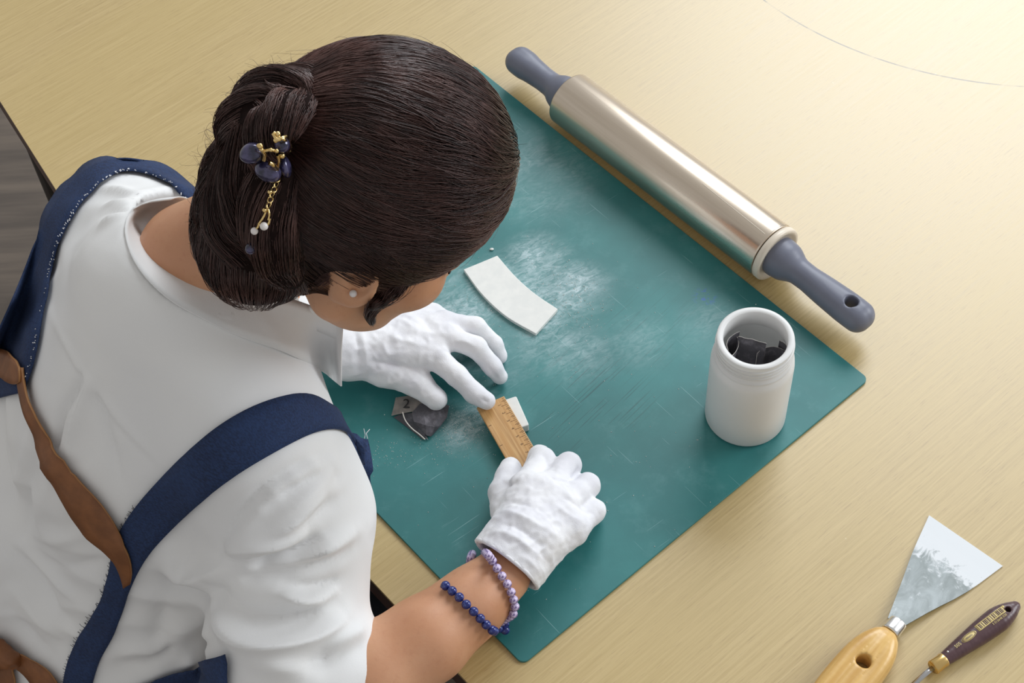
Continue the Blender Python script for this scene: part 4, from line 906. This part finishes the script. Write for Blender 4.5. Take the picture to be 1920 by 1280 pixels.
# the bun and the twisted sections that lead up to it
def lock(pts, rs, nst, twist, name_rng, amp=0.0):
    C_ = spline(pts, 40); R_ = np.interp(np.linspace(0, 1, 40), np.linspace(0, 1, len(rs)), rs); T_ = np.gradient(C_, axis=0); T_ /= np.linalg.norm(T_, axis=1, keepdims=True)
    ax = unit(CAM - C_.mean(0)); s = np.cross(ax, T_); s /= np.linalg.norm(s, axis=1, keepdims=True) + 1e-9; n_ = np.cross(T_, s)
    kk = 16; a0 = name_rng.uniform(0, 2 * math.pi, nst); u0 = name_rng.uniform(-0.15, 0.75, nst); ln = name_rng.uniform(0.3, 0.7, nst); out = np.zeros((nst, kk, 3)); rr = name_rng.uniform(0.86, 1.10, nst)
    for k in range(kk):
        u = np.clip(u0 + ln * k / (kk - 1), 0, 1) * 39; i = np.minimum(u.astype(int), 38); f = (u - i)[:, None]
        c = C_[i] * (1 - f) + C_[i + 1] * f; a = a0 + twist * u / 39; r = (R_[i] * rr * (1 + 0.12 * np.sin(5 * a0)))[:, None]
        out[:, k] = c + r * (s[i] * np.cos(a)[:, None] + n_[i] * np.sin(a)[:, None]) + 0.0006 * name_rng.normal(size=(nst, 1)) * n_[i]
    return out
LOCKS = [(H3((606, 250, .440), (596, 205, .462), (574, 172, .470), (530, 168, .472), (494, 184, .468), (466, 214, .460), (448, 248, .448), (444, 290, .430)), [.010, .015, .017, .017, .018, .018, .017, .014], 1500, 5.0),
         (H3((572, 195, .482), (540, 208, .490), (512, 236, .490), (500, 270, .478), (500, 310, .455)), [.010, .015, .016, .014, .010], 1200, -4.0),
         (H3((456, 250, .440), (438, 292, .425), (424, 335, .405), (418, 385, .385), (430, 440, .360), (456, 492, .345)), [.012, .017, .019, .020, .019, .014], 1400, 2.0),
         (H3((490, 240, .462), (474, 296, .445), (462, 350, .420), (456, 410, .395), (480, 470, .37)), [.018, .022, .025, .027, .022], 1400, -1.6),
         (H3((556, 190, .462), (530, 215, .460), (490, 225, .458)), [.020, .026, .020], 600, 2.0),
         (H3((514, 325, .448), (505, 380, .43), (508, 440, .41), (524, 490, .385), (548, 520, .368)), [.016, .020, .021, .018, .010], 1200, 1.2)]
F = Field(P(470, 300, .42) - 0.13, P(470, 300, .42) + 0.15, 0.0026)
for pts, rs, ns, tw in LOCKS: F.chain(list(spline(pts, 14)), list(np.interp(np.linspace(0, 1, 14), np.linspace(0, 1, len(rs)), np.array(rs) * 0.93)), 0.003)
V, Q = F.mesh(2); bun = mesh('hair_bun', V, Q, M_HAIRBASE, person)
allp = np.vstack([lock(pts, rs, ns, tw, rng) for pts, rs, ns, tw in LOCKS])
v, F_ = tubes(allp, np.interp(np.linspace(0, 1, 16), [0, .1, .8, 1], [.3, 1, 1, .3])[None] * rng.uniform(0.00018, 0.00034, (len(allp), 1)), 3); tag(mesh('bun_strands', v, F_, M_HAIR, bun), kind='stuff')
# the lock falling in front of the ear, wisps over the temple, loose flyaway hairs
def wisp(guide, nst, spread, tip, kk=14):
    g = spline(guide, kk); out = np.zeros((nst, kk, 3))
    for i in range(nst):
        o = rng.normal(0, 1, 3) * spread; ph = rng.uniform(0, 6.28, 3)
        for k in range(kk): u = k / (kk - 1); out[i, k] = g[k] + o * ((1 - u) ** 0.7 * (1 - tip) + tip) + 0.0007 * np.sin(ph + u * 6)
    return out
sk_ = lambda x, y, o: hit(tree_skin, x, y, o)[0]
ws = [wisp([P(775, 420, .355), P(755, 470, .335), sk_(728, 520, .009), sk_(703, 552, .008), sk_(688, 575, .007), sk_(695, 596, .005)], 300, .0042, .25),
      wisp([P(800, 410, .35), P(770, 470, .325), sk_(745, 510, .010), sk_(715, 545, .008), sk_(692, 560, .007)], 220, .0048, .3),
      wisp([P(860, 400, .335), P(840, 450, .31), P(800, 480, .295), sk_(765, 500, .007), sk_(738, 530, .006)], 200, .0038, .3),
      wisp([P(700, 410, .40), P(690, 440, .385), P(670, 470, .37), P(640, 500, .355), P(600, 530, .345)], 160, .0035, .6)]
v, F_ = tubes(np.vstack(ws), np.interp(np.linspace(0, 1, 14), [0, .1, .8, 1], [.5, 1, 1, .3])[None] * rng.uniform(0.00018, 0.0003, (sum(len(q) for q in ws), 1)), 3); tag(mesh('side_lock', v, F_, M_HAIR, hair), kind='stuff')
fly = []
def flyaway(px, py, h, dx, dy, L, curl): 
    a = P(px, py, h); b = P(px + dx, py + dy, h + rng.uniform(-.01, .02)); d = b - a; m = np.linspace(0, 1, 9)[:, None]; s = rng.normal(0, 1, 3); s -= unit(d) * (s @ unit(d)); s = unit(s)
    fly.append(a + d * m * L + s * np.sin(m * math.pi * rng.uniform(.6, 1.6)) * curl)
for i in range(230):
    u = rng.uniform(); e = spline([(420, 490, .35), (385, 430, .37), (378, 370, .395), (388, 310, .415), (412, 250, .44), (434, 190, .455), (484, 145, .468), (545, 132, .472), (600, 140, .47)], 60)[int(u * 59)]
    c = np.array([510, 300]); o = unit(np.append(e[:2] - c, 0))[:2]; tg2 = np.array([-o[1], o[0]]) * rng.choice([-1, 1]); dd = (o * rng.uniform(4, 20) + tg2 * rng.uniform(5, 45)); flyaway(e[0] + rng.normal(0, 5), e[1] + rng.normal(0, 5), e[2], dd[0], dd[1], 1, rng.uniform(.001, .007))
for i in range(220):
    k = rng.integers(0, N0); a = path[k, 4]; g = sgrad(a[None])[0]; dt = unit(path[k, 8] - path[k, 4]); L = rng.uniform(.010, .028); m = np.linspace(0, 1, 9)[:, None]; s = rng.normal(0, .16, 3)
    fly.append(a + g * 0.001 + (dt + s) * m * L + g * np.sin(m * math.pi * .8) * rng.uniform(.0005, .003))
flyaway(606, 90, .462, -95, 15, 1, .004); flyaway(604, 94, .462, -70, 6, 1, .003); flyaway(955, 260, .39, 18, -20, 1, .004); flyaway(960, 300, .38, 20, -10, 1, .004)
v, F_ = tubes(np.array(fly), np.linspace(0.00016, 0.00007, 9)[None], 3); tag(mesh('flyaway_hairs', v, F_, M_HAIR, hair), kind='stuff')
# lips and closed lashes
M_LIP = basic('lips', srgb(172, 100, 92), srgb(158, 88, 82), 0.4, scale=90)
a = join([ball(Hd(0.0985, 0, -0.0655), 1, 16, 8, (.0055, .0185, .0045), np.array(HA).T), ball(Hd(0.0965, 0, -0.0765), 1, 16, 8, (.0060, .0165, .0052), np.array(HA).T)]); mesh('lips', *a, M_LIP, person)
for s in (1, -1):
    arc = np.array([[Hd(0.0815 - 0.010 * (q / .016) ** 2 * .5, 0.031 * s + q, -0.006 - 0.002 * (1 - (q / .016) ** 2)) for q in np.linspace(-.016, .016, 11)]]); v, F_ = tubes(arc, np.full((1, 11), .0009), 5); mesh('eyelashes', v, F_, M_HAIR, person)
    arc = np.array([[Hd(0.0865 - 0.012 * q, (0.014 + 0.034 * q) * s, 0.022 + 0.007 * math.sin(q * 2.4)) for q in np.linspace(0, 1, 11)]]); v, F_ = tubes(arc, np.interp(np.linspace(0, 1, 11), [0, .3, 1], [.0022, .0024, .0008])[None], 5); mesh('eyebrow', v, F_, M_HAIR, person)

# ------------------------------------------------------------------ jewellery
t = NT('baroque_navy_pearl'); lw = t.n('ShaderNodeLayerWeight', {'Blend': 0.4}).outputs['Facing']
t.p(Base_Color=t.mix(t.range(t.noise(120, 3), .35, .65), srgb(28, 29, 52), srgb(76, 72, 108)), Roughness=0.16, Metallic=0.35); t.b.inputs['Coat Weight'].default_value = 0.6; M_PEARL = t.m
M_GOLD = basic('gold_wire', (0.80, 0.60, 0.28, 1), (0.72, 0.52, 0.22, 1), 0.25, 1.0, scale=300)
M_WPEARL = basic('white_pearl', srgb(235, 230, 226), srgb(225, 220, 222), 0.18, scale=60)
tbun = bvh(np.vstack([V]), Q)
cl = empty('hair_clip', P(505, 300, .47) - [0, 0, 0.005], 'gold wire hair clip with navy pearls and a dangling chain in the bun', 'hair clip')
def lift(x, y, o):
    a = Vector(CAM); d = Vector(ray(x, y)).normalized(); best = None
    for tr in (tbun, thair):
        q, nn, ii, dd = tr.ray_cast(a, d)
        if q is not None and (best is None or (q - a).length < (best - a).length): best = q
    if best is None: best = Vector(P(x, y, .45))
    return np.array(best) - np.array(d) * o
thair = BVHTree.FromPolygons([(o_.co + Vector((0, 0, -TZ)) + Vector(person.location)) for o_ in hair.data.vertices], [tuple(p_.vertices) for p_ in hair.data.polygons])
for (x, y, sx, sy, rot_, o) in ((473, 287, .0092, .0075, .4, .010), (503, 321, .0098, .0078, -.5, .011), (529, 272, .0055, .0055, 0, .009), (535, 312, .0042, .0080, .2, .008)):
    c = lift(x, y, o); e = np.array(M3 @ np.array([math.cos(rot_), math.sin(rot_), 0])); e2 = np.array(M3 @ np.array([-math.sin(rot_), math.cos(rot_), 0])); e3 = np.cross(e, e2)
    v, f = ball(c, 1, 22, 14, (sx, sy, sy), np.stack([e, e2, e3], 1)); v = np.array(v); nn = v - c; v = v + nn * (0.05 * vnoise(v * 220, 3))[:, None]; mesh('navy_pearl', v, f, M_PEARL, cl)
gw = []
def wire(pts, r=0.0009, n_=14): g_ = spline([lift(*q) for q in pts], n_); gw.append(tubes(g_[None], np.full((1, n_), r), 6))
wire([(484, 272, .013), (490, 280, .016), (496, 288, .013), (495, 300, .012)], .0016); wire([(496, 283, .015), (508, 281, .016), (520, 284, .015)], .0012); wire([(514, 248, .012), (522, 258, .016), (534, 262, .016), (545, 274, .012), (544, 284, .010)], .0012); wire([(512, 250, .014), (520, 262, .017), (530, 258, .016), (536, 256, .014)], .0014)
wire([(505, 305, .020), (512, 309, .021), (518, 316, .018), (521, 322, .015)], .0017); wire([(520, 290, .016), (523, 300, .017), (521, 312, .016), (518, 322, .013)], .0013)
v, f = join([(q[0], q[1]) for q in gw]); mesh('gold_wirework', v, f, M_GOLD, cl)
for x, y, r, o in ((488, 274, .0022, .016), (529, 292, .0022, .016), (519, 283, .0016, .017), (508, 281, .0016, .017), (517, 263, .0018, .016), (521, 251, .0020, .015)): v, f = ball(lift(x, y, o), r, 12, 8); mesh('gold_bead', v, f, M_GOLD, cl)
chain_px = [(524, 325), (521, 335), (518, 345), (514, 355), (510, 364), (507, 374), (504, 384)]
for i, (x, y) in enumerate(chain_px):
    c = lift(x, y, .005); e = unit(P(x - 4, y + 10, .45) - P(x, y, .45)); w_ = unit(np.cross(e, CAM - c)); w_ = w_ if i % 2 else unit(w_ + 0.9 * unit(CAM - c)); an = np.linspace(0, 2 * math.pi, 17)
    ringp = c + np.outer(np.cos(an), e) * .0030 + np.outer(np.sin(an), w_) * .0017; v, F_ = tubes(ringp[None], np.full((1, 17), .0006), 5); mesh('chain_link', v, F_, M_GOLD, cl)
for a, b in (((501, 390), (485, 420)), ((503, 392), (503, 412)), ((485, 420), (492, 428)), ((506, 410), (497, 428)), ((485, 421), (477, 432))):
    g_ = spline([lift(*a, .005), lift((a[0] + b[0]) / 2 + 2, (a[1] + b[1]) / 2, .006), lift(*b, .005)], 8); v, F_ = tubes(g_[None], np.full((1, 8), .0009), 6); mesh('gold_bar', v, F_, M_GOLD, cl)
for x, y, r, m_ in ((495, 424, .0031, M_WPEARL), (477, 433, .0028, M_WPEARL), (496, 394, .0018, M_GOLD), (506, 360, .0018, M_GOLD), (470, 466, .0042, M_PEARL)): v, f = ball(lift(x, y, .006), r, 14, 9); mesh('drop_bead', v, f, m_, cl)
er = empty('earring', sk_(663, 547, .001), 'small white pearl stud earring on the right earlobe', 'earring')
c = sk_(663, 547, .0026); v, f = ball(c, .0030, 16, 10); mesh('pearl', v, f, M_WPEARL, er); v, f = lathe(c, c - unit(CAM - c) * .005, [(0, .0007), (.005, .0007)], 8); mesh('post', v, f, M_GOLD, er)

t = NT('lapis_bead'); t.p(Base_Color=t.mix(t.range(t.noise(350, 3), .5, .7), srgb(30, 40, 104), srgb(70, 84, 150)), Roughness=0.15); M_LAPIS = t.m
t = NT('lilac_bead'); t.p(Base_Color=t.mix(t.range(t.noise(420, 3), .42, .6), srgb(118, 98, 150), srgb(206, 192, 224)), Roughness=0.15); M_LILAC = t.m
M_SILVER = basic('silver_charm', (0.75, 0.75, 0.76, 1), None, 0.25, 1.0)
def bracelet(name, label, top, under, r, mat, extra=None):
    loopp = np.vstack([spline(top, 60), spline(under, 60)[1:-1]]); loopp = np.vstack([loopp, loopp[:1]]); seg = np.linalg.norm(np.diff(loopp, axis=0), axis=1); L = np.concatenate([[0], np.cumsum(seg)]); nb = int(L[-1] / (2 * r * 0.985)); root = empty(name, loopp.mean(0) * [1, 1, 0] + [0, 0, max(0, loopp[:, 2].min() - r)], label, 'bracelet'); root_o = None
    for i in range(nb):
        u = L[-1] * i / nb; k = min(max(int(np.searchsorted(L, u, 'right')) - 1, 0), len(seg) - 1); c = loopp[k] + (loopp[k + 1] - loopp[k]) * (u - L[k]) / (seg[k] + 1e-12)
        v, f = ball(np.zeros(3), r * 0.98, 14, 9)
        if root_o is None: root_o = mesh('bead', np.array(v) + c, f, mat, root); base = np.array(c)
        else: o = root_o.copy(); COL.objects.link(o); o.parent = root; o.location = Vector(c - base)
    v, F_ = tubes(loopp[None], np.full((1, len(loopp)), .0006), 4); mesh('cord', v, F_, M_SILVER if extra is not None else M_NAVYTHREAD, root)
    if extra is not None:
        v, f = ball(extra, .0042, 10, 8, (1, 1, .8)); mesh('silver_charm', v, f, M_SILVER, root)
    return root
arm = lambda x, y, r: hit(tree_skin, x, y, r)[0]
R1 = .0043
top = [arm(x, y, R1) for x, y in ((838, 1104), (848, 1112), (860, 1122), (872, 1134), (885, 1146), (897, 1158), (908, 1169), (920, 1178), (932, 1183))] + [P(945, 1182, .012), P(950, 1172, .0085)]
und = [top[-1], P(935, 1160, .0075), P(905, 1135, .0078), P(870, 1110, .0078), P(840, 1100, .012), P(829, 1104, .022), P(830, 1108, .030), top[0]]
bracelet('bead_bracelet', 'dark blue lapis bead bracelet on the bare forearm', top, und, R1, M_LAPIS)
R2 = .0041
top = [arm(x, y, R2 + .0005) for x, y in ((893, 1030), (904, 1035), (914, 1044), (923, 1056), (931, 1071), (940, 1086), (949, 1101), (954, 1117))] + [arm(x, y, R2) for x, y in ((959, 1133), (955, 1147))] + [P(947, 1161, .018), P(938, 1170, .0095)]
und = [top[-1], P(925, 1150, .0085), P(905, 1115, .0085), P(890, 1080, .010), P(882, 1060, .018), P(884, 1042, .030), top[0]]
bracelet('bead_bracelet', 'lilac bead bracelet with a silver charm beside the white glove cuff', top, und, R2, M_LILAC, P(965, 1137, .032))

# ------------------------------------------------------------------ stool under the sitter, loose plaster grains on the mat
st = empty('stool', (PEL[0] - .02, PEL[1] - .01, -TZ), 'dark round stool beneath the seated woman', 'stool')
zt = -0.42; c = np.array([PEL[0] - .02, PEL[1] - .01, 0])
v, f = lathe(c + [0, 0, zt - .035], c + [0, 0, zt], [(0, .15), (.004, .158), (.028, .160), (.035, .152)], 40); mesh('seat', v, f, M_LEG, st)
for k in range(4):
    a = math.pi / 4 + k * math.pi / 2; d = np.array([math.cos(a), math.sin(a), 0]); v, f = lathe(c + d * .19 + [0, 0, -TZ], c + d * .12 + [0, 0, zt - .035], [(0, .013), (float(np.linalg.norm(d * .07 + [0, 0, TZ + zt - .035])), .013)], 12); mesh('leg', v, f, M_LEG, st)
dp = []
def grains(px, py, sx, sy, n_, r0, r1):
    for i in range(n_):
        c = P(px + rng.normal(0, sx), py + rng.normal(0, sy), MT); q = (c @ U, c @ VV)
        if not (0.004 < q[0] < 0.446 and 0.004 < q[1] < 0.596): continue
        r = rng.uniform(r0, r1); a = rng.uniform(0, 6.28); b = c + [0, 0, r * .6]
        dp.append(([b + [r * math.cos(a), r * math.sin(a), -r * .4], b + [r * math.cos(a + 2), r * math.sin(a + 2), -r * .5], b + [r * math.cos(a + 4), r * math.sin(a + 4), -r * .45], b + [0, 0, r * .7]], [(0, 1, 3), (1, 2, 3), (2, 0, 3), (0, 2, 1)]))
grains(868, 800, 22, 20, 420, .00018, .00050); grains(905, 770, 14, 12, 160, .0002, .0005); grains(830, 830, 40, 24, 160, .0002, .0006); grains(1000, 560, 90, 60, 420, .0002, .0006); grains(860, 590, 50, 40, 260, .0002, .0005); grains(1080, 560, 30, 30, 120, .0003, .0008); grains(1100, 800, 220, 170, 160, .0002, .0007); grains(735, 850, 22, 14, 60, .0002, .0006); grains(820, 760, 12, 10, 60, .0003, .0006)
v, f = join(dp); tag(mesh('plaster_dust', v, f, M_TILE, smooth=False), 'fine white plaster grains scattered over the mat around the hands', 'plaster dust', kind='stuff')
v, f = ball(P(922, 467, MT + .0012), .0019, 9, 6, (1.2, .8, .6)); tag(mesh('plaster_crumb', v, f, M_TILE), 'lone white plaster crumb on the mat above the curved tile', 'crumb')
